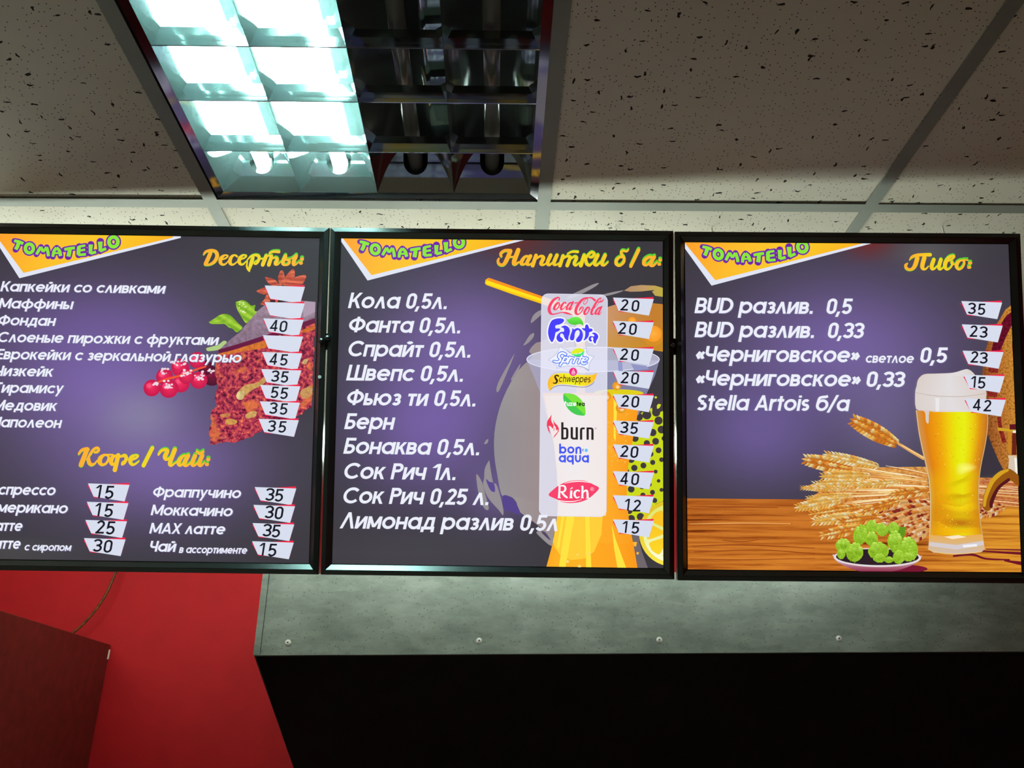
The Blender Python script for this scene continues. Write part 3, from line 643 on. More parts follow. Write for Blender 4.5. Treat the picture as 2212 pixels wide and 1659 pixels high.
# ---- pizzeria banner with the wobbly name, same artwork on every sheet
def banner(b, dx, dz):
    R = lambda pts: [(lambda q: (q[0] + dx, q[1] + dz))(B2.at(u, v)) for u, v in pts]
    ink = Ink(b); fill(ink, R([(728, 505), (736.5, 521), (794, 606), (1139, 517), (1139, 500), (728, 500)]), (226, 230, 244))
    ink.emit('banner_edge', label='white edge of the orange corner banner')
    ink = Ink(b); x0 = b.lo
    fill(ink, R([(736, 500), (736, 509), (802.5, 594.5), (1122, 516.5), (1122, 500)]), lambda p: hgrad([(x0, (255, 160, 44)), (x0 + 0.1, (254, 190, 46)), (x0 + 0.2, (250, 204, 44)), (x0 + 0.33, (255, 176, 34))])(p[0] - (p[1] - b.hi) * 0.5), 3)
    ink.emit('corner_banner', label='orange triangular corner banner')
    # letters were measured on the dessert board, then moved to the same place of each sheet
    z = Z(B1, 20, 500, 8.848); ox, oz = (dx, dz) if b is not B1 else (0, 0)
    sh = (lambda p: p) if b is B1 else (lambda p: (p[0] + NAME_SHIFT[b][0], p[1] + NAME_SHIFT[b][1]))
    L = [[(95, 178, 52), (180, 195, 58), (268, 232, 60)], [(185, 200, 70), (160, 280, 72), (125, 345, 72)],
         [(520, 440, 55), (560, 370, 60), (605, 295, 58)], [(605, 295, 55), (648, 390, 50)], [(648, 390, 50), (715, 300, 55)], [(715, 300, 58), (740, 390, 60), (748, 475, 58)],
         [(835, 485, 55), (855, 380, 60), (905, 310, 58)], [(905, 310, 58), (960, 370, 62), (982, 470, 66)], [(860, 415, 36), (950, 412, 36)],
         [(1055, 345, 55), (1150, 325, 55), (1255, 315, 58)], [(1160, 330, 72), (1148, 410, 78), (1130, 480, 82)],
         [(1335, 285, 72), (1325, 370, 72), (1325, 450, 72)], [(1325, 292, 46), (1455, 268, 46)], [(1335, 368, 40), (1452, 348, 44)], [(1320, 450, 50), (1465, 437, 52)],
         [(1560, 250, 85), (1555, 340, 70), (1550, 425, 62)], [(1550, 422, 52), (1660, 392, 58)], [(1740, 195, 95), (1742, 290, 75), (1738, 380, 62)], [(1738, 378, 54), (1852, 325, 58)]]
    O = [(385, 325, 76, 84, 66), (1992, 200, 86, 94, 70)]
    for nm, dw, col, lab in (('banner_name_outline', 54, (112, 40, 166), 'purple outline of the banner lettering'), ('banner_name', 0, (140, 232, 58), 'green hand-drawn banner lettering')):
        ink = Ink(b)
        for st in L:
            P = [sh(z(p)) for p in (smooth_open(st, 5) if len(st) > 2 else st)]; wd = [(p[2] + dw) / 8.848 * PX for p in (smooth_open(st, 5) if len(st) > 2 else st)]
            ribbon(ink, P, wd, col, cap=dw > 0)
        for cx, cy, rx, ry, w in O:
            P = [sh(z((cx + rx * math.cos(a), cy + ry * math.sin(a)))) for a in [2 * math.pi * k / 22 for k in range(22)]]
            ribbon(ink, P, [(w + dw) / 8.848 * PX] * 22, col, closed=True)
            if not dw: disc(ink, sh(z((cx, cy))), 1.6 * PX, 2.2 * PX, col, 8)
        ink.emit(nm, label=lab)
a1 = B1.at(42, 601); a2 = B2.at(794, 606); a3 = B3.at(1537, 617)
NAME_SHIFT = {B2: tuple(p - q for p, q in zip(B2.at(775, 520), B1.at(28.5, 518))), B3: tuple(p - q for p, q in zip(B3.at(1515, 531), B1.at(28.5, 518)))}
banner(B1, a1[0] - a2[0], a1[1] - a2[1]); banner(B2, 0, 0); banner(B3, a3[0] - a2[0], a3[1] - a2[1])

# ---- script headings
def heading(b, ox, oy, s, lst, dots, name, label, lo, hi):
    z = Z(b, ox, oy, s); xa, xb = z((lo, 0))[0], z((hi, 0))[0]
    ends = hgrad([(0, (255, 172, 50)), (0.22, (252, 190, 44)), (0.5, (240, 216, 36)), (0.75, (250, 196, 44)), (1, (255, 172, 50))])
    for nm, green in ((name + '_shadow', True), (name, False)):
        ink = Ink(b); col = (92, 204, 50) if green else (lambda p: ends((p[0] - xa) / (xb - xa)))
        off = (lambda p: (-1.6 + 6.2 * (p[0] - xa) / (xb - xa)) * PX) if green else None
        strokes(ink, b, ox, oy, s, lst, col, off=off)
        for cx, cy, rx, ry in dots:
            c = z((cx, cy)); c = (c[0], c[1] + (off(c) if off else 0)); disc(ink, c, rx / s * PX, ry / s * PX, col, 14)
        ink.emit(nm, label=label if not green else 'green shadow of the script heading')
heading(B1, 430, 530, 9.217, [
    [(228, 150, 78), (180, 260, 80), (132, 365, 80)], [(92, 180, 32), (130, 130, 50), (200, 102, 52), (270, 102, 60), (335, 130, 72), (362, 195, 78), (345, 265, 74), (290, 340, 66), (200, 385, 46), (120, 386, 40)],
    [(450, 285, 26), (530, 258, 34), (572, 215, 38), (540, 194, 30), (490, 208, 50), (440, 255, 74), (424, 320, 76), (450, 372, 58), (505, 382, 40), (560, 340, 28), (592, 300, 26)],
    [(755, 222, 44), (715, 196, 36), (660, 218, 58), (622, 280, 74), (620, 350, 72), (655, 384, 50), (705, 372, 34), (770, 318, 26)],
    [(815, 285, 26), (895, 258, 34), (940, 215, 38), (908, 194, 30), (860, 208, 50), (812, 260, 74), (800, 330, 72), (830, 378, 52), (882, 376, 38), (930, 330, 26)],
    [(1072, 250, 72), (1035, 370, 76), (1000, 490, 44)], [(935, 335, 24), (975, 280, 28), (1030, 222, 36), (1100, 196, 48), (1175, 208, 62), (1196, 255, 66), (1180, 315, 56), (1145, 365, 44), (1105, 372, 32), (1098, 345, 22), (1145, 305, 22)],
    [(965, 330, 24), (950, 410, 36), (975, 480, 40), (1005, 520, 26)], [(1200, 272, 28), (1295, 270, 30)],
    [(1338, 215, 76), (1268, 390, 76)], [(1440, 240, 74), (1390, 390, 76)], [(1340, 235, 26), (1395, 205, 40), (1448, 215, 56)], [(1470, 265, 26), (1530, 248, 46), (1560, 290, 68), (1520, 360, 70), (1540, 388, 44), (1580, 375, 30), (1625, 330, 24)],
    [(1402, 162, 34), (1450, 134, 46), (1520, 126, 54), (1590, 132, 60)], [(1722, 215, 74), (1672, 330, 76), (1680, 385, 50), (1755, 388, 44), (1798, 345, 60), (1785, 300, 46), (1735, 300, 26)],
    [(1740, 275, 22), (1830, 268, 26), (1905, 222, 34)], [(1935, 215, 74), (1880, 345, 74), (1890, 395, 46), (1940, 375, 30), (1995, 330, 22)]],
    [(2050, 275, 42, 36), (2030, 355, 40, 34)], 'heading_desserts', 'yellow script heading for desserts', 80, 2090)
heading(B1, 160, 955, 7.135, [
    [(202, 110, 70), (110, 348, 76)], [(75, 180, 34), (112, 130, 44), (170, 105, 48), (215, 112, 56)], [(200, 270, 28), (258, 175, 44), (305, 112, 44), (358, 88, 42), (382, 115, 42), (360, 148, 42), (322, 156, 36)], [(225, 250, 50), (232, 310, 62), (270, 348, 52), (320, 330, 32), (355, 285, 22)],
    [(520, 208, 32), (470, 198, 38), (412, 240, 66), (396, 300, 72), (430, 348, 46), (492, 330, 38), (530, 268, 38), (530, 218, 38), (500, 196, 32)], [(520, 192, 24), (598, 196, 28)],
    [(640, 208, 34), (592, 240, 62), (572, 300, 66), (592, 345, 46), (645, 315, 26)], [(682, 205, 68), (630, 430, 68)], [(718, 225, 34), (780, 208, 54), (806, 250, 56), (780, 318, 42), (742, 345, 32), (750, 305, 22), (832, 265, 22)],
    [(862, 282, 26), (940, 256, 34), (984, 216, 38), (950, 200, 28), (892, 232, 62), (868, 290, 66), (892, 345, 46), (942, 340, 32), (1000, 295, 24)],
    [(1208, 92, 60), (1072, 362, 62)], [(1302, 195, 32), (1340, 142, 44), (1398, 116, 48), (1438, 140, 62), (1402, 228, 66), (1425, 270, 42), (1482, 238, 30)], [(1555, 118, 68), (1482, 310, 66), (1495, 360, 46), (1545, 335, 28), (1590, 300, 22)],
    [(1750, 218, 38), (1690, 212, 38), (1632, 270, 66), (1612, 330, 62), (1642, 360, 42), (1702, 318, 26)], [(1760, 210, 64), (1702, 330, 64), (1735, 365, 38), (1800, 320, 24)],
    [(1868, 212, 62), (1822, 330, 62), (1852, 362, 38), (1920, 312, 24)], [(1978, 212, 62), (1930, 330, 62), (1958, 365, 38), (2015, 312, 22)], [(1895, 148, 40), (1940, 178, 44), (1992, 148, 40)]],
    [(2070, 268, 34, 28), (2050, 345, 32, 26)], 'heading_coffee', 'yellow script heading for coffee and tea', 60, 2100)
heading(B2, 1065, 525, 5.899, [
    [(105, 168, 32), (100, 132, 38), (150, 96, 38), (222, 96, 44)], [(222, 100, 52), (170, 220, 54), (130, 275, 42), (82, 270, 38), (62, 228, 34), (75, 196, 22)], [(322, 88, 56), (268, 235, 58), (280, 272, 38), (332, 240, 22)], [(190, 180, 24), (292, 172, 24)],
    [(462, 172, 34), (412, 172, 34), (372, 220, 48), (362, 265, 42), (402, 268, 28), (442, 230, 20)], [(478, 165, 46), (432, 255, 48), (465, 275, 28), (512, 240, 18)],
    [(548, 158, 48), (505, 288, 50)], [(545, 205, 22), (605, 168, 34), (642, 188, 48), (612, 262, 48), (645, 278, 28), (700, 240, 18)],
    [(735, 156, 48), (695, 250, 48), (718, 280, 34), (770, 240, 20)], [(815, 156, 48), (775, 255, 48), (800, 280, 28), (850, 250, 18)],
    [(892, 165, 46), (852, 288, 48)], [(985, 185, 46), (945, 288, 48)], [(895, 200, 20), (945, 168, 34), (982, 178, 42)], [(990, 205, 20), (1040, 172, 34), (1064, 195, 44), (1035, 258, 44), (1055, 285, 32), (1105, 250, 18)], [(950, 138, 20), (1010, 112, 30), (1080, 114, 34)],
    [(1162, 158, 48), (1118, 288, 50)], [(1172, 222, 22), (1210, 155, 34), (1258, 118, 34), (1290, 142, 38), (1262, 180, 34), (1230, 182, 28)], [(1182, 212, 38), (1192, 262, 44), (1230, 285, 32), (1282, 242, 20)],
    [(1335, 158, 48), (1292, 252, 48), (1320, 284, 34), (1372, 240, 20)], [(1428, 158, 48), (1388, 258, 48), (1415, 285, 30), (1465, 245, 20)],
    [(1660, 182, 32), (1612, 182, 34), (1572, 222, 44), (1572, 268, 44), (1612, 288, 34), (1660, 250, 38), (1670, 195, 36), (1632, 132, 34), (1652, 100, 32), (1702, 108, 26), (1728, 85, 16)], [(1855, 90, 46), (1755, 298, 42)],
    [(2042, 188, 36), (1990, 180, 38), (1932, 222, 48), (1922, 270, 42), (1962, 280, 32), (2012, 230, 20)], [(2055, 180, 46), (2005, 268, 48), (2040, 290, 32), (2092, 245, 20)]],
    [(2130, 218, 26, 20), (2118, 272, 26, 19)], 'heading_drinks', 'yellow script heading for soft drinks', 40, 2150)
heading(B3, 1945, 535, 13.41, [
    [(258, 360, 26), (330, 272, 76), (450, 224, 90), (600, 208, 96), (860, 208, 104)], [(488, 300, 128), (435, 480, 126), (370, 590, 104), (275, 635, 78), (180, 600, 90), (150, 510, 84), (205, 452, 36)], [(692, 290, 126), (635, 500, 126), (645, 600, 108), (725, 622, 58), (812, 540, 34)],
    [(965, 350, 110), (902, 540, 116), (922, 625, 78), (1000, 598, 56), (1062, 530, 36)], [(1172, 350, 106), (1112, 560, 106), (1142, 632, 66), (1212, 600, 46), (1262, 540, 36)],
    [(1385, 395, 36), (1490, 335, 58), (1555, 262, 66), (1510, 232, 58), (1400, 290, 96), (1312, 420, 116), (1290, 560, 112), (1350, 635, 64), (1440, 590, 46), (1500, 490, 58), (1502, 415, 64), (1465, 440, 56)], [(1500, 490, 38), (1585, 482, 38)],
    [(1830, 375, 66), (1740, 372, 58), (1652, 440, 104), (1624, 550, 104), (1690, 632, 64), (1785, 580, 64), (1845, 470, 66), (1838, 385, 66)], [(1830, 348, 38), (1945, 360, 50)]],
    [(2015, 448, 66, 46), (1990, 572, 64, 45)], 'heading_beer', 'yellow script heading for beer', 100, 2080)

# ------------------------------------------------------------------ pictures printed on the sheets
def poly(b, ox, oy, s, pts, col, name=None, m='', sm=False, sub=0, ink=None, n=4):
    z = Z(b, ox, oy, s); P = [z(p) for p in pts]
    if sm: P = smooth_closed(P, n)
    k = ink or Ink(b); fill(k, P, col, sub)
    if name: return k.emit(name, m)
def vcol(b, ox, oy, s, y0, c0, y1, c1):          # vertical colour run between two measured heights
    za, zb = b.at(ox, oy + y0 / s)[1], b.at(ox, oy + y1 / s)[1]
    return lambda p: mixc(c0, c1, (p[1] - za) / (zb - za))
def hcol(b, ox, oy, s, stops):
    st = [(b.at(ox + x / s, oy + 100)[0], c) for x, c in stops]; g = hgrad(st)
    return lambda p: g(p[0])

# ---- dessert picture
A = (B1, 290, 570, 4.1475)
z1 = Z(*A); R4 = PX / 4.1475
ink = Ink(B1)                                     # star anise
for P in ([(1172, 120), (1210, 125), (1265, 145), (1300, 190), (1240, 195), (1200, 170)], [(1320, 55), (1345, 95), (1345, 140), (1320, 185), (1295, 160), (1290, 110)],
          [(1425, 45), (1440, 90), (1420, 140), (1340, 190), (1330, 160), (1370, 95)], [(1538, 100), (1520, 165), (1480, 190), (1340, 195), (1360, 165), (1440, 120)],
          [(1095, 245), (1170, 212), (1190, 230), (1195, 260), (1160, 275)], [(1130, 362), (1165, 320), (1190, 270), (1220, 330), (1180, 365)]):
    poly(*A, P, lambda p: mixc((240, 130, 92), (150, 40, 34), (math.sin(p[0] * 900) * .5 + .5) * .5 + (math.cos(p[1] * 700) * .5 + .5) * .4), sm=True, ink=ink, sub=1, n=3)
disc(ink, z1((1312, 185)), 16 * R4, 14 * R4, (205, 96, 70))
ink.emit('star_anise_print', label='orange brown star anise picture', split=True)
ink = Ink(B1)
poly(*A, [(1220, 330), (1300, 320), (1500, 330), (1500, 345), (1220, 345)], (52, 34, 40), ink=ink); poly(*A, [(1262, 318), (1290, 322), (1284, 345), (1266, 345)], (220, 90, 70), ink=ink)
ink.emit('anise_stem_print', split=True)
ink = Ink(B1)                                     # mint
gcol = lambda p: mixc((176, 214, 66), (112, 168, 30), math.sin(p[0] * 260 + p[1] * 420) * .5 + .5)
poly(*A, [(670, 522), (720, 490), (760, 462), (810, 448), (860, 462), (900, 498), (935, 535), (970, 570), (940, 605), (915, 612), (880, 580), (850, 572), (810, 540), (760, 540), (700, 540)], gcol, sm=True, ink=ink, sub=2, n=3)
poly(*A, [(910, 345), (935, 335), (970, 325), (1010, 340), (1050, 375), (1085, 370), (1078, 420), (1110, 430), (1070, 470), (1030, 510), (1000, 530), (970, 490), (945, 450), (920, 400)], gcol, sm=True, ink=ink, sub=2, n=3)
poly(*A, [(648, 755), (700, 740), (760, 720), (800, 690), (830, 700), (800, 750), (760, 770), (700, 780), (655, 780)], (176, 204, 130), sm=True, ink=ink, n=3)
ink.emit('mint_print', label='green mint leaf picture', split=True)
ink = Ink(B1); rr = random.Random(3)
for k in range(16): c = z1((945 + rr.uniform(-22, 60), 370 + rr.uniform(-30, 70))); disc(ink, c, rr.uniform(3, 8) * R4, rr.uniform(3, 8) * R4, (226, 240, 190), 8)
ink.emit('mint_dew_print', kind='stuff')
ink = Ink(B1)                                     # currants, back ones first
for cx, cy, r, dk in ((700, 1005, 88, 1), (640, 930, 70, 1), (565, 862, 74, 0), (412, 930, 80, 0), (580, 1042, 78, 0), (272, 1010, 76, 0), (420, 1075, 78, 0), (470, 1005, 72, 0), (312, 1118, 84, 0), (160, 1112, 76, 0)):
    c = z1((cx, cy)); hl = (238, 40, 92) if not dk else (120, 10, 56); ed = (196, 18, 74) if not dk else (70, 6, 40)
    disc(ink, c, r * R4, r * R4, hl, 22, ed); disc(ink, (c[0] - r * .3 * R4, c[1] + r * .25 * R4), r * .45 * R4, r * .4 * R4, (255, 96, 136) if not dk else (150, 30, 80), 14, hl)
ink.emit('currant_print', label='red currant picture')
ink = Ink(B1)
strokes(ink, *A, [[(215, 1060, 14), (300, 1030, 20), (420, 1000, 20), (520, 960, 18), (640, 920, 16)]], (240, 84, 50))
for cx, cy, r in ((270, 962, 34), (300, 1078, 44), (330, 1100, 30), (480, 960, 44), (455, 985, 30), (585, 995, 46), (600, 1020, 24), (690, 965, 36), (190, 1075, 20), (420, 890, 40), (350, 880, 24)):
    for k in range(9): c = z1((cx + rr.uniform(-r, r), cy + rr.uniform(-r, r) * .7)); q = rr.uniform(6, 15) * R4; disc(ink, c, q, q * .8, (238, 214, 226), 8)
ink.emit('sugar_print', kind='stuff')
ink = Ink(B1)                                     # cake body with crumb
edge = [(756, 800), (900, 752), (1170, 668), (1620, 530), (1608, 800), (1600, 1050), (1592, 1275), (1545, 1310), (1500, 1342), (1400, 1380), (1150, 1490), (1060, 1545), (985, 1570), (900, 1605), (800, 1600), (690, 1622), (684, 1560), (668, 1490), (692, 1430), (686, 1360), (690, 1310), (742, 1282), (722, 1200), (735, 1150), (758, 1095), (735, 1040), (722, 960), (730, 900)]
rg = []
for i in range(len(edge)):
    a, c = edge[i - 1], edge[i]; m_ = max(1, int(math.hypot(c[0] - a[0], c[1] - a[1]) / 22))
    for k in range(m_): rg.append((a[0] + (c[0] - a[0]) * k / m_ + (rr.uniform(-7, 7) if i > 3 else 0), a[1] + (c[1] - a[1]) * k / m_ + (rr.uniform(-7, 7) if i > 3 else 0)))
poly(*A, rg, (180, 60, 60), ink=ink); ink.emit('cake_print', 'cake', label='crumbly layered cake slice picture')
ink = Ink(B1)
for P, c in (([(760, 805), (900, 770), (1170, 690), (1180, 750), (1000, 780), (860, 810), (770, 815)], (236, 132, 52)), ([(1510, 590), (1615, 560), (1612, 590), (1520, 620)], (226, 120, 50)),
             ([(1175, 1000), (1110, 1060), (1000, 1085), (945, 1130), (920, 1180), (940, 1220), (985, 1190), (1060, 1130), (1140, 1090), (1180, 1050)], (226, 178, 104)),
             ([(930, 1150), (985, 1140), (975, 1210), (935, 1215), (915, 1190)], (240, 218, 150)), ([(1500, 1130), (1590, 1095), (1592, 1160), (1540, 1210), (1490, 1180)], (222, 168, 104)),
             ([(830, 1390), (900, 1395), (925, 1420), (880, 1440), (820, 1435)], (232, 176, 92)), ([(1000, 1350), (1060, 1320), (1100, 1330), (1080, 1370), (1010, 1385)], (230, 186, 110)), ([(1520, 860), (1560, 850), (1540, 900), (1505, 890)], (224, 190, 130)),
             ([(760, 1555), (825, 1552), (825, 1562), (790, 1566)], (236, 130, 110)), ([(770, 1350), (850, 1340), (860, 1365), (790, 1375)], (226, 150, 90))):
    poly(*A, P, c, sm=True, ink=ink, n=3)
ink.emit('cake_cream_print', 'grain', label='cream and glaze patches of the cake picture', split=True)
ink = Ink(B1)
poly(*A, [(1165, 372), (1220, 350), (1500, 332), (1625, 342), (1620, 492), (1420, 560), (1170, 650), (1000, 700), (850, 742), (762, 772), (805, 730), (870, 672), (950, 610), (1005, 540), (1060, 478), (1110, 420)], vcol(*A, 340, (178, 154, 176), 760, (150, 122, 152)), ink=ink, sub=2)
ink.emit('cake_glaze_print', 'grain', label='lilac glazed top of the cake picture')
ink = Ink(B1); strokes(ink, *A, [[(758, 785, 34), (900, 748, 38), (1170, 662, 40), (1400, 585, 42), (1622, 508, 46)]], (104, 14, 62), capround=False)
poly(*A, [(1500, 332), (1625, 342), (1622, 430), (1520, 480)], (176, 152, 172), ink=ink); ink.emit('cake_rim_print', split=True)

# ---- soft drinks picture
C = (B2, 1030, 590, 5.351); D = (B2, 1030, 890, 4.739); E_ = (B2, 680, 840, 2.765); I_ = (B2, 0, 0, 1.0)
zc, zd = Z(*C), Z(*D); RC, RD = PX / 5.351, PX / 4.739
TAUPE = (150, 143, 148)
ink = Ink(B2)
poly(*I_, [(1170, 738), (1152, 746), (1143, 760), (1150, 770), (1120, 800), (1096, 840), (1078, 885), (1068, 935), (1068, 985), (1075, 1030), (1083, 1068), (1094, 1071), (1106, 1074), (1116, 1086), (1124, 1107), (1166, 1138), (1190, 1172), (1204, 1130), (1240, 1100), (1240, 738)],
     hcol(B2, 0, 0, 1, [(1066, (140, 138, 146)), (1110, (158, 152, 152)), (1170, (156, 140, 142))]), sm=True, ink=ink, sub=1, n=3)
for P in ([(748, 425), (680, 460), (640, 510), (625, 578), (690, 530), (752, 470)], [(655, 692), (610, 720), (570, 780), (537, 838), (590, 810), (640, 760), (662, 720)], [(437, 932), (330, 1110), (250, 1260), (225, 1350), (245, 1375), (290, 1290), (370, 1100)],
          [(505, 1045), (430, 1160), (390, 1240), (430, 1210), (480, 1130)], [(1410, 115), (1340, 132), (1200, 198), (1080, 255), (1040, 300), (1130, 280), (1250, 222), (1370, 155)], [(1700, 200), (1560, 222), (1390, 268), (1480, 266), (1600, 240)]):
    poly(*C, P, TAUPE, sm=True, ink=ink, n=3)
for P in ([(122, 500), (82, 580), (75, 680), (65, 740), (110, 870), (230, 1010), (266, 1058), (272, 1000), (240, 860), (200, 740), (168, 722), (142, 590), (130, 508)], [(75, 328), (95, 287), (118, 280), (108, 318)], [(610, 1225), (660, 1290), (765, 1372), (790, 1290), (720, 1225)]):
    poly(*D, P, TAUPE, sm=True, ink=ink, n=3)
poly(*E_, [(965, 508), (1000, 560), (1018, 630), (1040, 712), (1022, 722), (1000, 690), (975, 610)], TAUPE, sm=True, ink=ink, n=3)
ink.emit('splash_print', label='grey splash shapes behind the drinking glass picture', split=True)
ink = Ink(B2)
poly(*D, [(95, 685), (130, 715), (170, 725), (186, 780), (180, 820), (140, 800), (108, 735)], (92, 74, 146), sm=True, ink=ink, n=3); poly(*D, [(265, 862), (330, 862), (400, 930), (450, 1050), (400, 1040), (330, 1010), (275, 1000)], (86, 68, 140), sm=True, ink=ink, n=3); poly(*D, [(660, 1228), (700, 1230), (755, 1310), (720, 1290)], (80, 70, 96), sm=True, ink=ink, n=3)
ink.emit('splash_gap_print', split=True)
ink = Ink(B2)
poly(*C, [(1500, 395), (1620, 358), (1800, 340), (2000, 345), (2175, 362), (2175, 912), (2040, 892), (1900, 862), (1500, 870)], lambda p: mixc(mixc((204, 150, 108), (196, 128, 48), (p[0] - zc((1500, 0))[0]) / (500 * RC)), (206, 150, 30), (zc((0, 560))[1] - p[1]) / (600 * RC)), ink=ink, sub=2)
poly(*C, [(1700, 203), (1780, 152), (1900, 138), (2060, 145), (2175, 178), (2175, 278), (2060, 262), (2025, 215), (2055, 195), (1900, 212), (1780, 216)], hcol(*C, [(1700, (176, 140, 110)), (2000, (196, 158, 100)), (2160, (190, 176, 60))]), ink=ink, sub=1)
for cx, cy, r in ((2040, 725, 120), (1795, 562, 55)):
    disc(ink, zc((cx, cy)), r * RC, r * RC, (214, 142, 40), 24); disc(ink, zc((cx, cy - r * .2)), r * .8 * RC, r * .8 * RC, (255, 178, 66), 24, (250, 154, 40))
ink.emit('orange_swirl_print', label='orange swirl and bubbles of the drinks picture', split=True)
ink = Ink(B2)                                     # lime halftone field
poly(*D, [(1640, -60), (1700, -130), (1760, -100), (1930, -80), (1930, 900), (1830, 940), (1760, 1060), (1700, 1210), (1560, 1140), (1530, 900), (1545, 560), (1600, 250)], (204, 218, 28), ink=ink); ink.emit('lime_field_print', label='lime yellow halftone field')
ink = Ink(B2)
poly(*D, [(1640, -150), (1930, -150), (1930, -20), (1880, 0), (1820, -30), (1760, 10), (1700, 0), (1640, 30)], (64, 58, 64), ink=ink)
for cx, cy, r in ((1740, 30, 46), (1835, 5, 42), (1860, 88, 42), (1660, 50, 40), (1800, 210, 38), (1890, 180, 40), (1620, 270, 36), (1830, 300, 35), (1740, 320, 32), (1915, 270, 25), (1860, 392, 30), (1780, 430, 28), (1580, 485, 36), (1705, 548, 30), (1800, 516, 26), (1890, 488, 24), (1612, 572, 32), (1830, 610, 20), (1580, 790, 34), (1690, 760, 30), (1770, 742, 20), (1860, 705, 18), (1890, 797, 20), (1798, 822, 25), (1700, 852, 27), (1820, 905, 26), (1560, 1010, 34), (1580, 1092, 38), (1675, 1072, 38), (1918, 580, 12), (1545, 600, 14)):
    disc(ink, zd((cx, cy)), r * RD, r * RD, (64, 58, 62), 16)
poly(*D, [(1590, 1262), (1672, 1268), (1664, 1330), (1690, 1430), (1752, 1600), (1640, 1600)], (112, 103, 108), ink=ink)
ink.emit('halftone_dot_print', label='dark halftone dots', split=True)
ink = Ink(B2)
for P in ([(2050, 1435), (2070, 1420), (2085, 1440), (2065, 1452)], [(2080, 1530), (2100, 1510), (2130, 1520), (2110, 1560), (2082, 1570)], [(2000, 1570), (2025, 1555), (2028, 1590), (2000, 1600)]): poly(*C, P, (212, 224, 40), ink=ink)
for P in ([(1598, 1330), (1640, 1330), (1630, 1378), (1590, 1365)], [(1640, 1430), (1662, 1440), (1650, 1462), (1630, 1450)]): poly(*D, P, (248, 186, 60), ink=ink)
ink.emit('confetti_print', split=True)
ink = Ink(B2); oc = (1995, 1240)                  # orange slice
disc(ink, zd(oc), 330 * RD, 330 * RD, lambda p: mixc((226, 196, 40), (255, 236, 80), (zd((0, 1000))[1] - p[1]) / (600 * RD)), 40); ink.emit('orange_rind_print', label='orange slice picture')
ink = Ink(B2); disc(ink, zd(oc), 290 * RD, 290 * RD, lambda p: mixc((226, 232, 120), (255, 255, 225), (zd((0, 1100))[1] - p[1]) / (400 * RD)), 40); ink.emit('orange_pith_print')
ink = Ink(B2)
for k in range(8):
    a0 = math.radians(45 * k + 26); P = []
    for r_, da in ((60, 22.5), (120, 8), (245, 4), (262, 14), (268, 22.5), (262, 31), (245, 41), (120, 37)): P.append((oc[0] + r_ * math.cos(a0 + math.radians(da)), oc[1] + r_ * math.sin(a0 + math.radians(da))))
    poly(*D, P, lambda p: mixc((250, 196, 36), (255, 222, 40), (zd((0, 1100))[1] - p[1]) / (400 * RD)), sm=True, ink=ink, n=3)
ink.emit('orange_segment_print', split=True)
ink = Ink(B2)                                     # straw
poly(*C, [(95, 118), (100, 78), (140, 55), (760, 270), (1010, 352), (1180, 400), (1250, 480), (1250, 1420), (1150, 1420), (1150, 540), (1080, 475), (760, 360), (400, 242), (110, 138)], (250, 196, 24), ink=ink)
poly(*C, [(120, 62), (140, 55), (760, 270), (760, 300), (130, 88)], (255, 152, 32), ink=ink); poly(*C, [(98, 104), (130, 88), (760, 300), (760, 335), (100, 122)], (255, 226, 30), ink=ink)
ink.emit('straw_print', label='yellow drinking straw picture', split=True)
ink = Ink(B2)                                     # glass and juice
poly(*C, [(575, 1000), (660, 1200), (740, 1400), (800, 1640), (1870, 1640), (1960, 1400), (2060, 1180), (2110, 1010)], (176, 180, 226, .42), ink=ink); ink.emit('glass_wall_print', 'glaze')
ink = Ink(B2); disc(ink, zc((1343, 998)), 768 * RC, 142 * RC, (220, 222, 246, .55), 48); ink.emit('glass_mouth_print', 'glaze', label='pale mouth of the drinking glass picture')
ink = Ink(B2)
P = [zc((1343 + 765 * math.cos(a), 998 + 142 * math.sin(a))) for a in [2 * math.pi * k / 48 for k in range(48)]]; ribbon(ink, P, [10 * RC] * 48, (226, 228, 250), closed=True)
poly(*C, [(1630, 1020), (1680, 1030), (1690, 1180), (1640, 1190)], (150, 156, 204), ink=ink); poly(*C, [(1780, 1050), (1960, 1075), (1990, 1110), (1820, 1125)], (146, 150, 196), ink=ink)
ink.emit('glass_rim_print', split=True)
ink = Ink(B2)
jl = [(672, -195), (700, -60), (732, 90), (790, 330), (820, 620), (832, 900), (820, 1100), (780, 1330), (708, 1600)]; jr = [(1700, -195), (1685, -120), (1650, 0), (1600, 260), (1548, 560), (1532, 900), (1560, 1130), (1602, 1350), (1645, 1600)]
jc = vcol(B2, 1030, 890, 4.739, -200, (250, 176, 46), 1600, (255, 160, 26))
for k in range(len(jl) - 1):
    for q in range(8):
        quad = [tuple(jl[r][t] + (jr[r][t] - jl[r][t]) * w for t in (0, 1)) for r, w in ((k, q / 8), (k, (q + 1) / 8), (k + 1, (q + 1) / 8), (k + 1, q / 8))]
        sh = [(252, 176, 40), (255, 190, 46), (255, 186, 40), (255, 190, 44), (254, 176, 40), (255, 172, 38), (255, 170, 40), (252, 164, 36), (250, 156, 30)]
        ink.face([zd(p) for p in quad], [rgba(mixc(sh[i], (255, 150, 16), .25 if k > 6 else 0)) for i in (q, q + 1, q + 1, q)])
ink.emit('juice_print', label='orange juice in the drinking glass picture')
ink = Ink(B2)
disc(ink, zc((1640, 1385)), 285 * RC, 42 * RC, (226, 208, 28), 30)
poly(*D, [(830, 1000), (1292, 1000), (1275, 1250), (1200, 1430), (1100, 1500), (960, 1515), (860, 1470), (800, 1390), (778, 1330), (818, 1100)], (255, 206, 58), ink=ink)
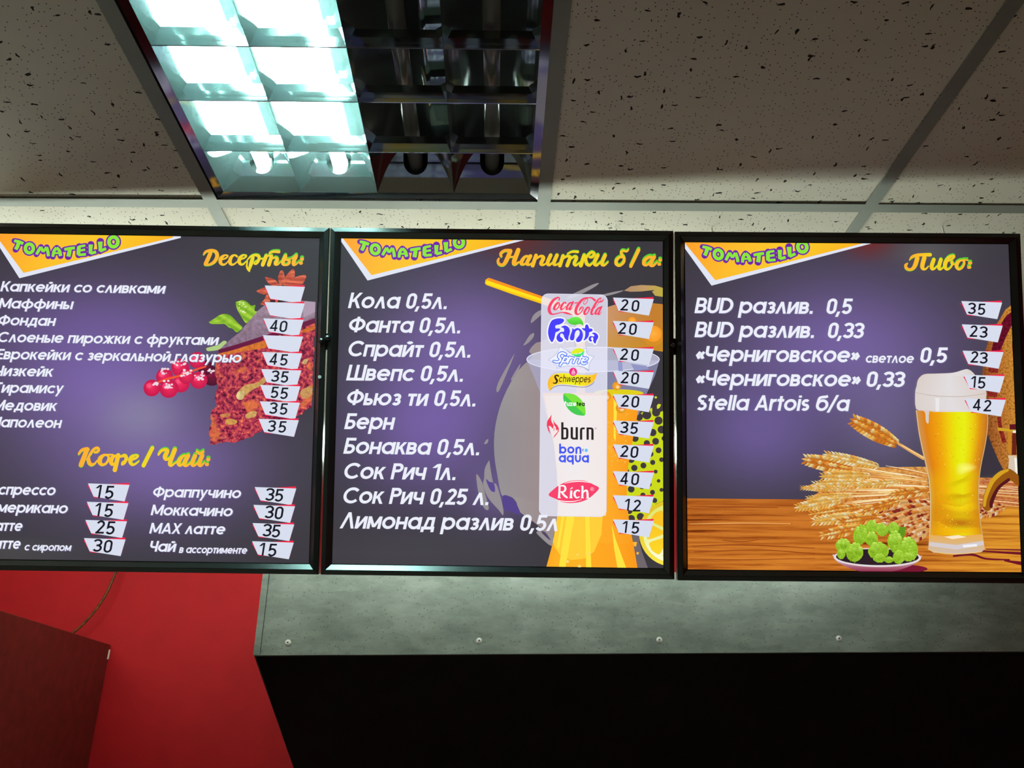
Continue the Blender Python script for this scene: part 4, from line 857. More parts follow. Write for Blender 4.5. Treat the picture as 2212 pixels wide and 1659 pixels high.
for P in ([(930, 1000), (1012, 1000), (905, 1600), (838, 1600)], [(1108, 1000), (1150, 1000), (1172, 1600), (1118, 1600)], [(1380, 1150), (1420, 1300), (1530, 1600), (1440, 1600), (1405, 1400)], [(1400, -150), (1440, -150), (1420, 300), (1400, 260)], [(880, 1000), (905, 1000), (840, 1400), (820, 1380)]): poly(*D, P, (255, 228, 66), ink=ink)
ink.emit('juice_highlight_print', split=True)
ink = Ink(B2)
for cx, cy, r in ((1615, 1305, 50), (1490, 1425, 60), (1665, 1560, 60)): disc(ink, zc((cx, cy)), r * RC, r * RC, (250, 176, 50), 20, (226, 146, 30)); disc(ink, zc((cx + 12, cy + 12)), r * .5 * RC, r * .5 * RC, (255, 232, 190), 12, (250, 176, 50))
for k in range(60):
    cx, cy = rr.uniform(1340, 1560), rr.uniform(-30, 560); q = rr.uniform(3, 13); disc(ink, zd((cx, cy)), q * RD, q * RD, (255, 206, 90), 9, (248, 166, 36))
for cx, cy, q in ((930, 1530, 16), (1050, 1580, 18), (1150, 1450, 14), (1030, 1460, 12)): disc(ink, zd((cx, cy)), q * RD, q * RD, (255, 240, 180), 10, (255, 200, 60))
ink.emit('juice_bubble_print', kind='stuff')

ink = Ink(B2)
poly(*D, [(690, -170), (1322, -170), (1322, 1062), (826, 1062), (832, 900), (820, 620), (790, 330), (735, 90)], hcol(*D, [(700, (250, 216, 146)), (1000, (254, 232, 184)), (1322, (250, 216, 146))]), ink=ink, sub=2); ink.emit('pale_juice_print')
# ---- logo strip
ink = Ink(B2); pts = []
for (cx, cy), a in (((1298, 651), -90), ((1295.5, 1102), 0), ((1179, 1100), 90), ((1184, 649), 180)):
    for k in range(7): t = math.radians(a + 15 * k); pts.append((cx + 14 * math.cos(t), cy + 14 * math.sin(t)))
poly(*I_, pts, (238, 238, 255, .71), ink=ink); ink.emit('logo_strip', 'glaze', label='pale translucent strip carrying the drink logos')
ink = Ink(B2); ribbon(ink, [B2.at(*p) for p in pts], [1.3 * PX] * len(pts), (226, 226, 244), closed=True); ink.emit('logo_strip_edge')
K = (B2, 1165, 635, 13.827); RED = (250, 72, 108)
ink = Ink(B2)
strokes(ink, *K, [[(588, 185, 40), (600, 125, 34), (540, 112, 50), (420, 190, 78), (325, 330, 88), (292, 460, 92), (322, 568, 84), (400, 610, 44), (520, 588, 34), (680, 555, 30), (800, 572, 60), (900, 600, 44), (985, 632, 10)],
    [(592, 262, 26), (540, 272, 56), (462, 370, 72), (442, 450, 66), (490, 470, 38), (570, 400, 38), (602, 312, 36), (590, 262, 28), (560, 290, 18), (620, 338, 18), (700, 300, 18)],
    [(790, 285, 40), (770, 250, 34), (700, 300, 62), (648, 400, 72), (652, 468, 52), (720, 440, 28), (790, 370, 22)], [(980, 262, 50), (900, 282, 52), (832, 380, 62), (812, 460, 56), (862, 448, 28), (950, 340, 26)], [(1010, 242, 56), (940, 380, 58), (902, 468, 56), (952, 450, 28), (1015, 380, 12)], [(1062, 275, 34), (1122, 265, 40)],
    [(1430, 112, 34), (1300, 162, 68), (1172, 300, 82), (1092, 470, 86), (1100, 585, 76), (1170, 608, 36), (1268, 520, 32), (1310, 425, 32), (1282, 390, 28), (1222, 440, 52), (1182, 520, 14)],
    [(1440, 110, 22), (1440, 200, 22), (1392, 290, 22), (1342, 310, 22), (1320, 262, 20), (1372, 180, 20), (1450, 122, 30), (1560, 122, 46), (1655, 190, 72)], [(1480, 392, 28), (1420, 422, 58), (1352, 530, 66), (1350, 608, 56), (1420, 588, 32), (1480, 490, 38), (1490, 412, 36), (1462, 420, 18), (1540, 480, 18)],
    [(1840, 122, 28), (1780, 152, 42), (1690, 270, 62), (1582, 470, 66), (1552, 588, 66), (1600, 608, 36), (1680, 540, 16)], [(1850, 130, 22), (1780, 262, 18), (1640, 430, 18)], [(1930, 142, 10), (1860, 228, 46), (1752, 250, 24)],
    [(1830, 402, 50), (1760, 432, 52), (1692, 520, 62), (1682, 598, 56), (1732, 588, 28), (1820, 470, 22)], [(1860, 382, 48), (1790, 520, 56), (1762, 608, 56), (1810, 598, 26), (1865, 520, 12)]], RED, n=5)
ink.emit('logo_cola', label='red flowing script cola logo')
FA = [[(590, 730), (480, 745), (380, 790), (320, 880), (280, 1000), (262, 1100), (262, 1200), (290, 1320), (330, 1400), (375, 1445), (410, 1410), (450, 1320), (470, 1230), (488, 1150), (560, 1120), (625, 1060), (580, 1030), (488, 1030), (485, 945), (600, 915), (690, 870), (740, 800), (720, 755), (660, 735)],
    [(645, 1000), (700, 960), (770, 945), (850, 980), (900, 1050), (912, 1120), (900, 1200), (870, 1290), (855, 1395), (800, 1370), (750, 1310), (720, 1220), (680, 1185), (640, 1190), (615, 1240), (640, 1290), (690, 1330), (710, 1370), (690, 1420), (630, 1440), (570, 1425), (520, 1360), (515, 1280), (560, 1200), (640, 1140), (735, 1125), (735, 1060), (710, 1015)],
    [(985, 1025), (1010, 1035), (1030, 1065), (1090, 1030), (1150, 1020), (1220, 1050), (1270, 1110), (1300, 1200), (1290, 1310), (1250, 1400), (1180, 1440), (1110, 1430), (1095, 1370), (1130, 1310), (1190, 1230), (1205, 1150), (1180, 1090), (1130, 1085), (1080, 1130), (1055, 1210), (1050, 1290), (1025, 1370), (980, 1390), (930, 1375), (910, 1320), (930, 1230), (965, 1140), (980, 1080)],
    [(1260, 1020), (1320, 1025), (1360, 1020), (1370, 950), (1410, 910), (1450, 930), (1480, 1000), (1490, 1035), (1550, 1035), (1590, 1070), (1570, 1120), (1490, 1150), (1480, 1220), (1440, 1310), (1380, 1370), (1315, 1395), (1350, 1320), (1370, 1220), (1365, 1120), (1310, 1080)],
    [(1565, 1180), (1630, 1155), (1700, 1180), (1750, 1240), (1755, 1310), (1710, 1390), (1675, 1485), (1630, 1460), (1605, 1400), (1610, 1330), (1590, 1295), (1550, 1310), (1540, 1350), (1570, 1390), (1550, 1425), (1500, 1415), (1470, 1360), (1480, 1300), (1530, 1260), (1630, 1270), (1630, 1220)]]
ink = Ink(B2); zk = Z(*K); RK = PX / 13.827
for P in FA:
    q = smooth_closed([zk(p) for p in P], 3); ribbon(ink, q, [76 * RK] * len(q), (250, 250, 255), closed=True); fill(ink, q, (250, 250, 255))
for P in FA:
    for i in range(0, len(P), 2): disc(ink, zk(P[i]), 38 * RK, 38 * RK, (250, 250, 255), 10)
fill(ink, [zk(p) for p in ((480, 900), (1250, 1060), (1560, 1200), (1500, 1300), (1000, 1400), (480, 1200))], (236, 238, 250))
ink.emit('logo_orange_soda_outline')
ink = Ink(B2)
for P in FA: fill(ink, smooth_closed([zk(p) for p in P], 3), (74, 66, 252))
ink.emit('logo_orange_soda', label='bulbous blue soda logo with white outline', split=True)
ink = Ink(B2)
fill(ink, smooth_closed([zk(p) for p in ((810, 765), (880, 760), (960, 715), (1050, 690), (1140, 690), (1220, 730), (1290, 820), (1312, 900), (1295, 940), (1230, 905), (1150, 910), (1080, 930), (1000, 920), (920, 900), (860, 850))], 3), vcol(*K, 690, (116, 240, 82), 930, (72, 200, 56)), 1)
ink.emit('logo_orange_soda_leaf', label='green leaf of the logo')
Q = (B2, 1165, 745, 10.7); zq = Z(*Q); RQ = PX / 10.7
ink = Ink(B2); ST = [(210, 350), (340, 262), (430, 160), (470, 40), (600, 110), (740, 190), (900, 200), (1085, 60), (1090, 180), (1150, 245), (1265, 275), (1190, 370), (1145, 470), (1135, 592), (1030, 530), (880, 488), (640, 485), (400, 545), (420, 500), (320, 410)]
fill(ink, [zq(p) for p in ST], (238, 242, 255)); ribbon(ink, [zq(p) for p in ST], [9 * RQ] * len(ST), (168, 172, 200), closed=True)
strokes(ink, *Q, [[(880, 480, 6), (1030, 525, 20), (1135, 590, 34)], [(1090, 70, 8), (1095, 180, 14), (1150, 240, 8)], [(600, 110, 4), (700, 180, 22), (740, 195, 6)]], (176, 178, 206))
for k in range(70): c = zq((rr.uniform(580, 1260), rr.uniform(20, 300))); q = rr.uniform(2, 6) * RQ; disc(ink, c, q, q, (150, 158, 190), 6)
ink.emit('logo_lime_soda_burst', label='silver starburst of the lime soda logo')
SP = [[(605, 222, 60), (530, 188, 58), (462, 222, 60), (452, 280, 62), (488, 322, 62), (470, 376, 60), (405, 398, 54), (330, 378, 34)], [(582, 285, 52), (530, 390, 54), (475, 478, 46)], [(575, 300, 40), (640, 292, 48), (655, 338, 50), (605, 395, 44), (550, 392, 36)], [(705, 285, 54), (650, 415, 56)], [(690, 335, 36), (745, 295, 44), (790, 312, 40)], [(838, 290, 54), (785, 415, 56)], [(985, 240, 46), (905, 420, 56)], [(870, 300, 34), (1020, 290, 34)], [(985, 372, 32), (1085, 350, 38), (1108, 312, 40), (1050, 305, 44), (988, 360, 54), (980, 415, 50), (1035, 440, 42), (1100, 412, 28)]]
SP = [[(x, y, w * .74) for x, y, w in st] for st in SP]
ink = Ink(B2); strokes(ink, *Q, SP, (64, 112, 244), dw=36); ink.emit('logo_lime_soda_outline')
ink = Ink(B2); strokes(ink, *Q, SP, (248, 250, 255)); ink.emit('logo_lime_soda', label='white and blue slanted soda lettering')
ink = Ink(B2)
poly(*Q, [(725, 198), (790, 122), (880, 80), (970, 90), (1037, 130), (960, 178), (850, 203)], (226, 240, 36), sm=True, ink=ink); poly(*Q, [(730, 212), (850, 220), (960, 198), (1037, 135), (1020, 205), (950, 258), (870, 272), (790, 248)], (64, 236, 110), sm=True, ink=ink)
ink.emit('logo_lime_soda_lemon', label='lemon and lime of the logo', split=True)
ink = Ink(B2)
strokes(ink, *Q, [[(238, 1062, 10), (312, 992, 12), (420, 947, 12), (560, 938, 12), (760, 957, 12), (950, 977, 12), (1100, 967, 12), (1220, 908, 12), (1270, 850, 6)]], (96, 96, 104)); strokes(ink, *Q, [[(250, 740, 8), (300, 680, 16), (420, 632, 18), (560, 628, 18), (700, 645, 18), (880, 668, 18), (1100, 680, 18), (1290, 660, 8)]], (196, 200, 226))
poly(*Q, [(235, 1062), (200, 960), (195, 880), (220, 780), (300, 700), (420, 660), (560, 655), (700, 665), (880, 690), (1100, 700), (1250, 690), (1328, 652), (1290, 790), (1220, 880), (1100, 940), (950, 950), (760, 930), (560, 910), (420, 920), (310, 970)], hcol(*Q, [(190, (255, 186, 48)), (420, (250, 226, 40)), (700, (240, 244, 36)), (1000, (248, 238, 40)), (1330, (255, 184, 44))]), sm=True, ink=ink, sub=1, n=3)
ink.emit('logo_tonic_ribbon', label='yellow wavy ribbon of the tonic logo')
ink = Ink(B2); disc(ink, zq((780, 625)), 97 * RQ, 101 * RQ, (214, 190, 214), 26); disc(ink, zq((780, 625)), 90 * RQ, 94 * RQ, (255, 60, 148), 26, (236, 36, 120))
poly(*Q, [(790, 552), (815, 610), (830, 645), (740, 645), (760, 605)], (248, 200, 226), ink=ink); strokes(ink, *Q, [[(745, 662, 12), (830, 656, 12)], [(750, 685, 10), (815, 690, 10)]], (250, 214, 232)); poly(*Q, [(790, 590), (805, 625), (772, 625)], (240, 60, 140), ink=ink)
ink.emit('logo_tonic_seal', label='round pink seal of the tonic logo')
def line(b, s, u0, v0, u1, cap, col, name='menu_line', T=0.175, X=0.765, shear=0.2, label=None, gap=0.05, ink=None):
    x0, z0 = b.at(u0, v0); x1 = b.at(u1, v0)[0]
    k = ink or Ink(b); text(k, s, x0, x1, z0, cap * PX, col, T, X, shear, gap)
    if not ink: return k.emit(name, label=label, split=True)
def tq(x, y, s=(1165, 745, 10.7)): return (s[0] + x / s[2], s[1] + y / s[2])
ink = Ink(B2); BR = (52, 36, 22)
strokes(ink, *Q, [[(440, 722, 34), (400, 705, 30), (362, 735, 34), (385, 790, 46), (410, 835, 44), (380, 885, 32), (320, 882, 22)]], BR)
line(B2, 'chweppes', *tq(446, 862), tq(1192, 0)[0], 16.5, BR, T=0.125, X=0.68, shear=0.17, gap=0.09, ink=ink)
ink.emit('logo_tonic', label='black slanted tonic lettering')
ink = Ink(B2); poly(*Q, [(560, 1135), (640, 1122), (760, 1134), (880, 1190), (980, 1290), (1040, 1400), (1062, 1520), (1052, 1627), (940, 1632), (820, 1602), (700, 1520), (610, 1400), (556, 1270)], (70, 204, 84), sm=True, ink=ink, n=3)
ink.emit('logo_tea_leaf', label='green leaf of the iced tea logo')
ink = Ink(B2); poly(*Q, [(562, 1138), (640, 1124), (760, 1135), (880, 1190), (980, 1290), (1040, 1400), (1061, 1520), (1051, 1622), (900, 1480), (740, 1310)], (124, 228, 62), ink=ink); ink.emit('logo_tea_leaf_half')
ink = Ink(B2); line(B2, 'fuze', *tq(578, 1412), tq(856, 0)[0], 10.4, (250, 252, 250), T=0.19, X=0.72, shear=0.0, ink=ink); line(B2, 'tea', *tq(858, 1414), tq(1048, 0)[0], 10.0, (26, 34, 22), T=0.19, X=0.72, shear=0.0, ink=ink)
ink.emit('logo_tea', label='white and black iced tea lettering')
V = (B2, 1165, 890, 7.213)
ink = Ink(B2)
strokes(ink, *V, [[(358, 160, 36), (358, 428, 36)], [(362, 256, 30), (412, 256, 30), (430, 270, 33), (434, 300, 36), (434, 370, 36), (430, 398, 34), (412, 412, 30), (362, 412, 30)], [(505, 236, 36), (505, 380, 36), (510, 402, 34), (528, 414, 30), (578, 414, 30)], [(582, 236, 36), (582, 430, 36)], [(650, 432, 36), (650, 290, 36), (656, 264, 34), (675, 256, 30), (706, 256, 30)], [(752, 432, 36), (752, 240, 36)], [(756, 256, 30), (802, 256, 30), (822, 268, 34), (826, 296, 36), (826, 434, 36)]], (42, 36, 36), capround=False)
strokes(ink, *V, [[(862, 256, 4), (875, 244, 4), (888, 256, 4), (875, 268, 4), (862, 256, 4)]], (90, 90, 90))
ink.emit('logo_energy', label='black condensed energy drink lettering')
ink = Ink(B2)
for P in ([(195, 40), (180, 110), (190, 150), (222, 210), (212, 265), (175, 222), (142, 215), (160, 290), (176, 352), (138, 290), (115, 210), (120, 150), (152, 98)], [(215, 118), (236, 165), (282, 210), (306, 260), (302, 300), (262, 360), (212, 412), (232, 370), (282, 310), (290, 272), (262, 290), (256, 240), (232, 212), (222, 170)], [(225, 250), (236, 240), (232, 285), (222, 310)]): poly(*V, P, (244, 62, 92), ink=ink)
ink.emit('logo_energy_flame', label='red flame of the energy drink logo', split=True)
ink = Ink(B2); BL = (72, 92, 240); zv = Z(*V); RV = PX / 7.213
def vring(cx, cy, r, w): P = [zv((cx + r * math.cos(a), cy + r * math.sin(a))) for a in [2 * math.pi * k / 24 for k in range(24)]]; ribbon(ink, P, [w * RV] * 24, BL, closed=True)
for cx, cy in ((366, 592), (490, 592), (358, 728), (480, 728), (716, 730)): vring(cx, cy, 41, 29)
strokes(ink, *V, [[(323, 505, 30), (323, 636, 30)], [(576, 562, 30), (576, 640, 30)], [(576, 600, 29), (586, 565, 29), (610, 552, 29), (634, 566, 29), (640, 600, 29), (640, 640, 29)], [(399, 682, 30), (399, 774, 30)], [(521, 682, 30), (521, 806, 30)], [(567, 682, 29), (567, 730, 29), (578, 760, 29), (602, 770, 29), (626, 756, 29), (634, 730, 29), (634, 682, 29)], [(757, 682, 30), (757, 778, 30)]], BL)
disc(ink, zv((690, 595)), 22 * RV, 22 * RV, (66, 60, 190)); ink.emit('logo_water', label='rounded blue water lettering in two lines')
ink = Ink(B2); disc(ink, zv((702, 597)), 20 * RV, 24 * RV, (244, 246, 250)); ink.emit('logo_water_gap')
ink = Ink(B2); disc(ink, zv((728, 597)), 27 * RV, 27 * RV, (110, 196, 250)); ink.emit('logo_water_drop', label='light blue dot of the water logo')
ink = Ink(B2); poly(*V, [(143, 1292), (220, 1205), (320, 1132), (450, 1080), (600, 1062), (720, 1075), (850, 1132), (930, 1185), (860, 1270), (760, 1350), (640, 1400), (480, 1418), (350, 1400), (250, 1350)], (250, 66, 108), sm=True, ink=ink, n=3); ink.emit('logo_juice_lens', label='red lens shape of the juice logo')
ink = Ink(B2); WH = (252, 250, 250)
strokes(ink, *V, [[(390, 1112, 4), (500, 1088, 14), (640, 1080, 14), (800, 1102, 6)], [(250, 1366, 6), (400, 1392, 14), (540, 1390, 12), (660, 1362, 4)], [(316, 1150, 30), (306, 1335, 32)], [(320, 1148, 18), (385, 1152, 26), (406, 1195, 32), (382, 1238, 24), (322, 1244, 16)], [(345, 1244, 26), (390, 1300, 32), (438, 1336, 26)], [(284, 1336, 10), (338, 1336, 10)], [(288, 1146, 10), (330, 1146, 10)],
    [(498, 1222, 34), (490, 1334, 34)], [(466, 1336, 10), (518, 1336, 10)], [(478, 1204, 6), (516, 1176, 20)], [(628, 1236, 26), (596, 1218, 22), (556, 1244, 32), (548, 1290, 34), (578, 1334, 24), (628, 1318, 14)], [(672, 1152, 30), (668, 1336, 32)], [(648, 1158, 10), (676, 1152, 10)], [(645, 1338, 10), (692, 1338, 10)], [(674, 1262, 16), (712, 1224, 26), (744, 1238, 32), (752, 1340, 32)], [(726, 1342, 10), (778, 1340, 10)]], WH, capround=False)
P = [zv((823 + 27 * math.cos(a), 1200 + 27 * math.sin(a))) for a in [2 * math.pi * k / 16 for k in range(16)]]; ribbon(ink, P, [5 * RV] * 16, (250, 200, 212), closed=True); strokes(ink, *V, [[(814, 1184, 6), (812, 1216, 6)], [(814, 1186, 5), (832, 1190, 5), (816, 1202, 5)], [(818, 1202, 6), (834, 1216, 6)]], (250, 200, 212), capround=False)
ink.emit('logo_juice', label='white serif juice lettering')

# ---- beer picture
G = (B3, 1720, 880, 4.4837); zg = Z(*G); RG = PX / 4.4837; Hh = (B3, 1940, 640, 5.184); zh = Z(*Hh); RH = PX / 5.184; I3 = (B3, 0, 0, 1.0)
ink = Ink(B3)
poly(*I3, [(1470, 1076.5), (2240, 1083), (2240, 1260), (1470, 1260)], lambda p: mixc(mixc((206, 120, 44), (226, 140, 50), (B3.at(0, 1077)[1] - p[1]) / .12), (236, 164, 52), (p[0] - B3.at(1900, 0)[0]) / .2), ink=ink, sub=3)
ink.emit('table_print', 'wood', label='orange wooden table picture')
ink = Ink(B3)
for st in ([(1490, 1094, 1.2), (1560, 1095, 2.4), (1680, 1096, 1.6)], [(1490, 1130, 1.2), (1620, 1131, 1.8), (1710, 1131, 1.2)], [(1495, 1180, 1.5), (1600, 1177, 2.6), (1760, 1184, 1.4)], [(1500, 1192, 1.4), (1640, 1188, 2), (1760, 1196, 1.4)], [(1490, 1207, 1.4), (1600, 1209, 1.6), (1760, 1206, 1)], [(1560, 1167, 1), (1600, 1170, 2), (1640, 1166, 1)]):
    strokes(ink, *I3, [st], (150, 70, 24))
strokes(ink, *I3, [[(1490, 1131.5, 1), (1600, 1130, 1.6), (1708, 1131, 1)]], (250, 190, 110))
for st in ([(2060, 1201, 4), (2100, 1198, 5), (2130, 1207, 4), (2180, 1209, 3)], [(2120, 1190, 3), (2160, 1193, 4), (2212, 1196, 6)], [(2170, 1211, 3), (2212, 1218, 9)], [(2130, 1186, 2), (2212, 1188, 3)]): strokes(ink, *I3, [st], (110, 20, 40))
ink.emit('table_grain_print', split=True)
ink = Ink(B3)                                       # barrel end
poly(*Hh, [(1330, 60), (1280, 90), (1200, 150), (1120, 285), (1040, 430), (990, 560), (955, 730), (942, 870), (960, 1040), (985, 1250), (990, 1480), (1020, 1620), (1080, 1900), (1200, 2250), (1420, 2250), (1420, 60)], hcol(*Hh, [(940, (150, 84, 40)), (1100, (196, 122, 56)), (1350, (226, 162, 62))]), ink=ink, sub=2)
ink.emit('barrel_print', 'grain2', label='wooden barrel picture')
ink = Ink(B3)
strokes(ink, *Hh, [[(1330, 190, 90), (1250, 260, 110), (1190, 360, 110), (1120, 520, 110), (1075, 680, 80)]], (112, 20, 48), capround=False); strokes(ink, *Hh, [[(1010, 820, 60), (1120, 830, 60)], [(1000, 1090, 60), (1110, 1100, 60)], [(1130, 1350, 40), (1145, 1480, 44), (1190, 1640, 50)]], (152, 46, 40), capround=False)
strokes(ink, *Hh, [[(1290, 420, 16), (1285, 560, 20), (1300, 700, 20), (1310, 780, 10)]], (120, 60, 24))
ink.emit('barrel_hoop_print', 'grain2', label='dark red band of the barrel picture', split=True)
ink = Ink(B3)
poly(*G, [(1830, 200), (1900, 380), (1960, 520), (2010, 610), (1990, 640), (1770, 660), (1780, 500), (1815, 330)], (58, 52, 62), ink=ink); ink.emit('barrel_gap_print')
ink = Ink(B3)
for P, c in (([(1945, 195), (2060, 205), (2170, 225), (2170, 250), (2060, 235), (1950, 225)], (206, 160, 40)), ([(2065, 165), (2130, 160), (2135, 215), (2065, 215)], (96, 24, 34)), ([(2095, 225), (2170, 225), (2170, 248), (2095, 246)], (240, 236, 224)), ([(2050, 240), (2085, 240), (2080, 440), (2045, 440)], (200, 130, 40)), ([(2090, 250), (2130, 250), (2130, 460), (2085, 460)], (104, 34, 24)), ([(2050, 465), (2150, 465), (2150, 490), (2050, 490)], (220, 196, 160)), ([(2060, 490), (2170, 490), (2175, 720), (2120, 690), (2050, 610)], (214, 198, 180)), ([(2110, 490), (2140, 490), (2150, 660), (2120, 620)], (246, 240, 230))): poly(*G, P, c, ink=ink)
ink.emit('tap_print', label='brass tap of the barrel picture', split=True)
ink = Ink(B3)                                       # sheaf: soft bulk, straw, then single ears
poly(*G, [(80, 500), (250, 490), (420, 450), (600, 500), (800, 580), (1260, 575), (1290, 900), (1290, 1180), (1060, 1290), (760, 1100), (560, 1180), (260, 1270), (250, 1230), (420, 1150), (170, 1110), (300, 1040), (140, 1040), (300, 960), (10, 970), (80, 920), (240, 890), (110, 890), (220, 820), (60, 790), (60, 770), (180, 740), (300, 700), (240, 670), (300, 640), (160, 570)], vcol(*G, 480, (250, 200, 120), 1250, (226, 132, 48)), ink=ink, sub=2)
poly(*G, [(1760, 680), (1880, 680), (2170, 740), (2170, 960), (2000, 965), (1790, 1080), (1760, 900)], (222, 150, 90), ink=ink)
ink.emit('sheaf_print', 'straw', label='wheat sheaf picture', split=True)
ink = Ink(B3)
for k in range(150):
    y = rr.uniform(560, 1180); x0 = rr.uniform(350, 900); L = rr.uniform(250, 600); sl = (y - 800) * 0.0009
    c = rr.choice([(252, 222, 160), (240, 196, 118), (228, 160, 84), (196, 110, 46), (250, 236, 196)] + ([(170, 60, 40)] if y > 950 else []))
    strokes(ink, *G, [[(x0, y + 60 * sl, 3), (x0 + L * .5, y - L * .5 * sl * .6, 7), (min(x0 + L, 1285), y - L * sl * .8, 4)]], c, capround=False, n=3)
for k in range(26): y = rr.uniform(690, 940); strokes(ink, *G, [[(1765, y, 8), (2170, y + rr.uniform(10, 50), 6)]], rr.choice([(250, 220, 170), (190, 96, 60), (232, 170, 100)]), capround=False)
ink.emit('straw_print', label='single straws of the wheat sheaf picture', kind='stuff')
def ear(p0, p1, w, n, pal):
    ink = Ink(B3)
    dx, dy = p1[0] - p0[0], p1[1] - p0[1]; L = math.hypot(dx, dy); ux, uy = dx / L, dy / L
    strokes(ink, *G, [[(p0[0] + dx * t, p0[1] + dy * t, w * (0.3 + 0.72 * math.sin(math.pi * min(1, t * .8 + .12)))) for t in (0.05, .25, .5, .75, .95)]], tuple(v * .86 for v in pal[2]), n=3)
    ink.emit('ear_shade_print'); ink = Ink(B3)
    for k in range(n, -1, -1):
        t = k / n; cx, cy = p0[0] + dx * t, p0[1] + dy * t; ww = w * (0.45 + 0.75 * math.sin(math.pi * min(1, t * .8 + .12)))
        for s in (-1, 0, 1):
            px, py = cx - uy * s * ww * .5, cy + ux * s * ww * .5
            l = L / n * 1.5; ex, ey = -ux * .85 - uy * s * .5, -uy * .85 + ux * s * .5; q = math.hypot(ex, ey); ex, ey = ex / q, ey / q
            g = ww * .42; P = [(px - ex * l * .5, py - ey * l * .5), (px - ey * g * .5, py + ex * g * .5), (px + ex * l * .7, py + ey * l * .7), (px + ey * g * .5, py - ex * g * .5)]
            c = rr.choice(pal); P2 = [zg(p) for p in P]; cf = rgba(c); cd = rgba(tuple(v * .72 for v in c)); ink.face(P2, [cd, cf, cf, cd])
    ink.emit('wheat_ear_print', label='golden wheat ear of the sheaf picture')
LITE = [(255, 238, 186), (255, 216, 132), (252, 192, 92), (246, 176, 70)]; MID = [(254, 196, 96), (246, 164, 58), (226, 128, 40), (255, 222, 150)]; DARK = [(232, 140, 60), (196, 86, 36), (246, 184, 112), (150, 44, 40), (255, 220, 180)]
for a, c, w, n, pal in (((85, 505), (520, 590), 90, 12, MID), ((285, 460), (780, 570), 60, 14, LITE), ((250, 670), (700, 665), 62, 13, LITE), ((170, 745), (640, 730), 46, 14, LITE), ((55, 780), (480, 790), 30, 16, LITE), ((110, 885), (520, 850), 40, 14, LITE), ((5, 970), (420, 900), 62, 13, LITE), ((145, 1035), (640, 960), 52, 14, MID), ((170, 1105), (700, 1040), 60, 14, LITE),
                        ((420, 1110), (860, 1050), 62, 12, MID), ((250, 1240), (640, 1160), 64, 12, MID), ((780, 980), (1285, 940), 80, 14, DARK), ((820, 1090), (1285, 960), 76, 13, DARK), ((870, 1150), (1285, 1020), 84, 12, DARK), ((1060, 1200), (1285, 1110), 70, 8, DARK), ((1080, 1285), (1285, 1180), 70, 8, DARK), ((640, 1010), (1000, 900), 56, 12, MID), ((1780, 1040), (2000, 960), 70, 8, DARK), ((560, 760), (1000, 720), 44, 12, LITE), ((900, 850), (1280, 800), 56, 10, MID)):
    ear(a, c, w, n, pal)
ink = Ink(B3); strokes(ink, *G, [[(1225, 492, 34), (1120, 432, 30), (1020, 372, 26), (945, 330, 22)]], (226, 168, 96)); strokes(ink, *G, [[(1225, 486, 8), (1120, 426, 8), (1020, 366, 8)]], (250, 216, 160))
ink.emit('wheat_stalk_print', split=True); ear((545, 125), (960, 350), 104, 13, MID)
ink = Ink(B3)                                       # drinking glass handle, then bowl with hops
strokes(ink, *G, [[(1840, 960, 84), (1850, 880, 90), (1900, 760, 96), (1980, 680, 96), (2050, 640, 90), (2150, 720, 80)]], (150, 86, 20)); strokes(ink, *G, [[(1815, 950, 26), (1830, 860, 34), (1890, 720, 40), (1970, 640, 40), (2040, 608, 24)]], (214, 160, 34)); strokes(ink, *G, [[(1880, 960, 30), (1890, 900, 36), (1950, 780, 30), (2050, 700, 30)]], (84, 24, 30))
ink.emit('barrel_handle_print', label='curved brass handle of the barrel picture', split=True)
ink = Ink(B3)
disc(ink, zg((960, 1560)), 300 * RG, 42 * RG, (120, 24, 50), 24); poly(*G, [(365, 1450), (380, 1425), (780, 1500), (1180, 1440), (1198, 1450), (1170, 1495), (1060, 1550), (900, 1590), (640, 1590), (500, 1550), (400, 1500)], vcol(*G, 1440, (226, 214, 216), 1590, (140, 40, 70)), sm=True, ink=ink, sub=1, n=3)
disc(ink, zg((780, 1452)), 414 * RG, 90 * RG, (228, 218, 220), 40); disc(ink, zg((780, 1448)), 392 * RG, 76 * RG, (46, 30, 40), 36)
ink.emit('bowl_print', label='white bowl picture', split=True)
def hop(cx, cy, rx, ry, ang, seed):
    ink = Ink(B3); q = random.Random(seed); ca, sa = math.cos(ang), math.sin(ang); base = (150, 196, 40)
    def T(u, v): return zg((cx + u * ca * rx - v * sa * ry, cy + u * sa * rx + v * ca * ry))
    fill(ink, [T(math.cos(2 * math.pi * k / 18) * q.uniform(.95, 1.06), math.sin(2 * math.pi * k / 18) * q.uniform(.95, 1.06)) for k in range(18)], lambda p: base)
    for row in range(6, -1, -1):
        v = -0.85 + row * 0.27; m = 2 + (row % 2) + (1 if 1 < row < 6 else 0); hw = math.sqrt(max(0.02, 1 - v * v)) * .85
        for k in range(m):
            u = (-hw + 2 * hw * (k + .5) / m) + q.uniform(-.06, .06); lum = q.uniform(-22, 30) + (24 if v < -.2 else -8)
            c = tuple(max(0, min(255, x + lum + (14 if i == 2 else 0))) for i, x in enumerate(base)); cd = tuple(x * .8 for x in c)
            P = [T(u - .26, v - .16), T(u - .05, v - .26), T(u + .24, v - .16), T(u + .17, v + .16), T(u, v + .32), T(u - .18, v + .14)]
            ink.face(P, [rgba(c), rgba(tuple(min(255, x * 1.12) for x in c)), rgba(c), rgba(cd), rgba(cd), rgba(cd)])
    ink.emit('hop_print', label='green hop cone picture')
ink = Ink(B3)
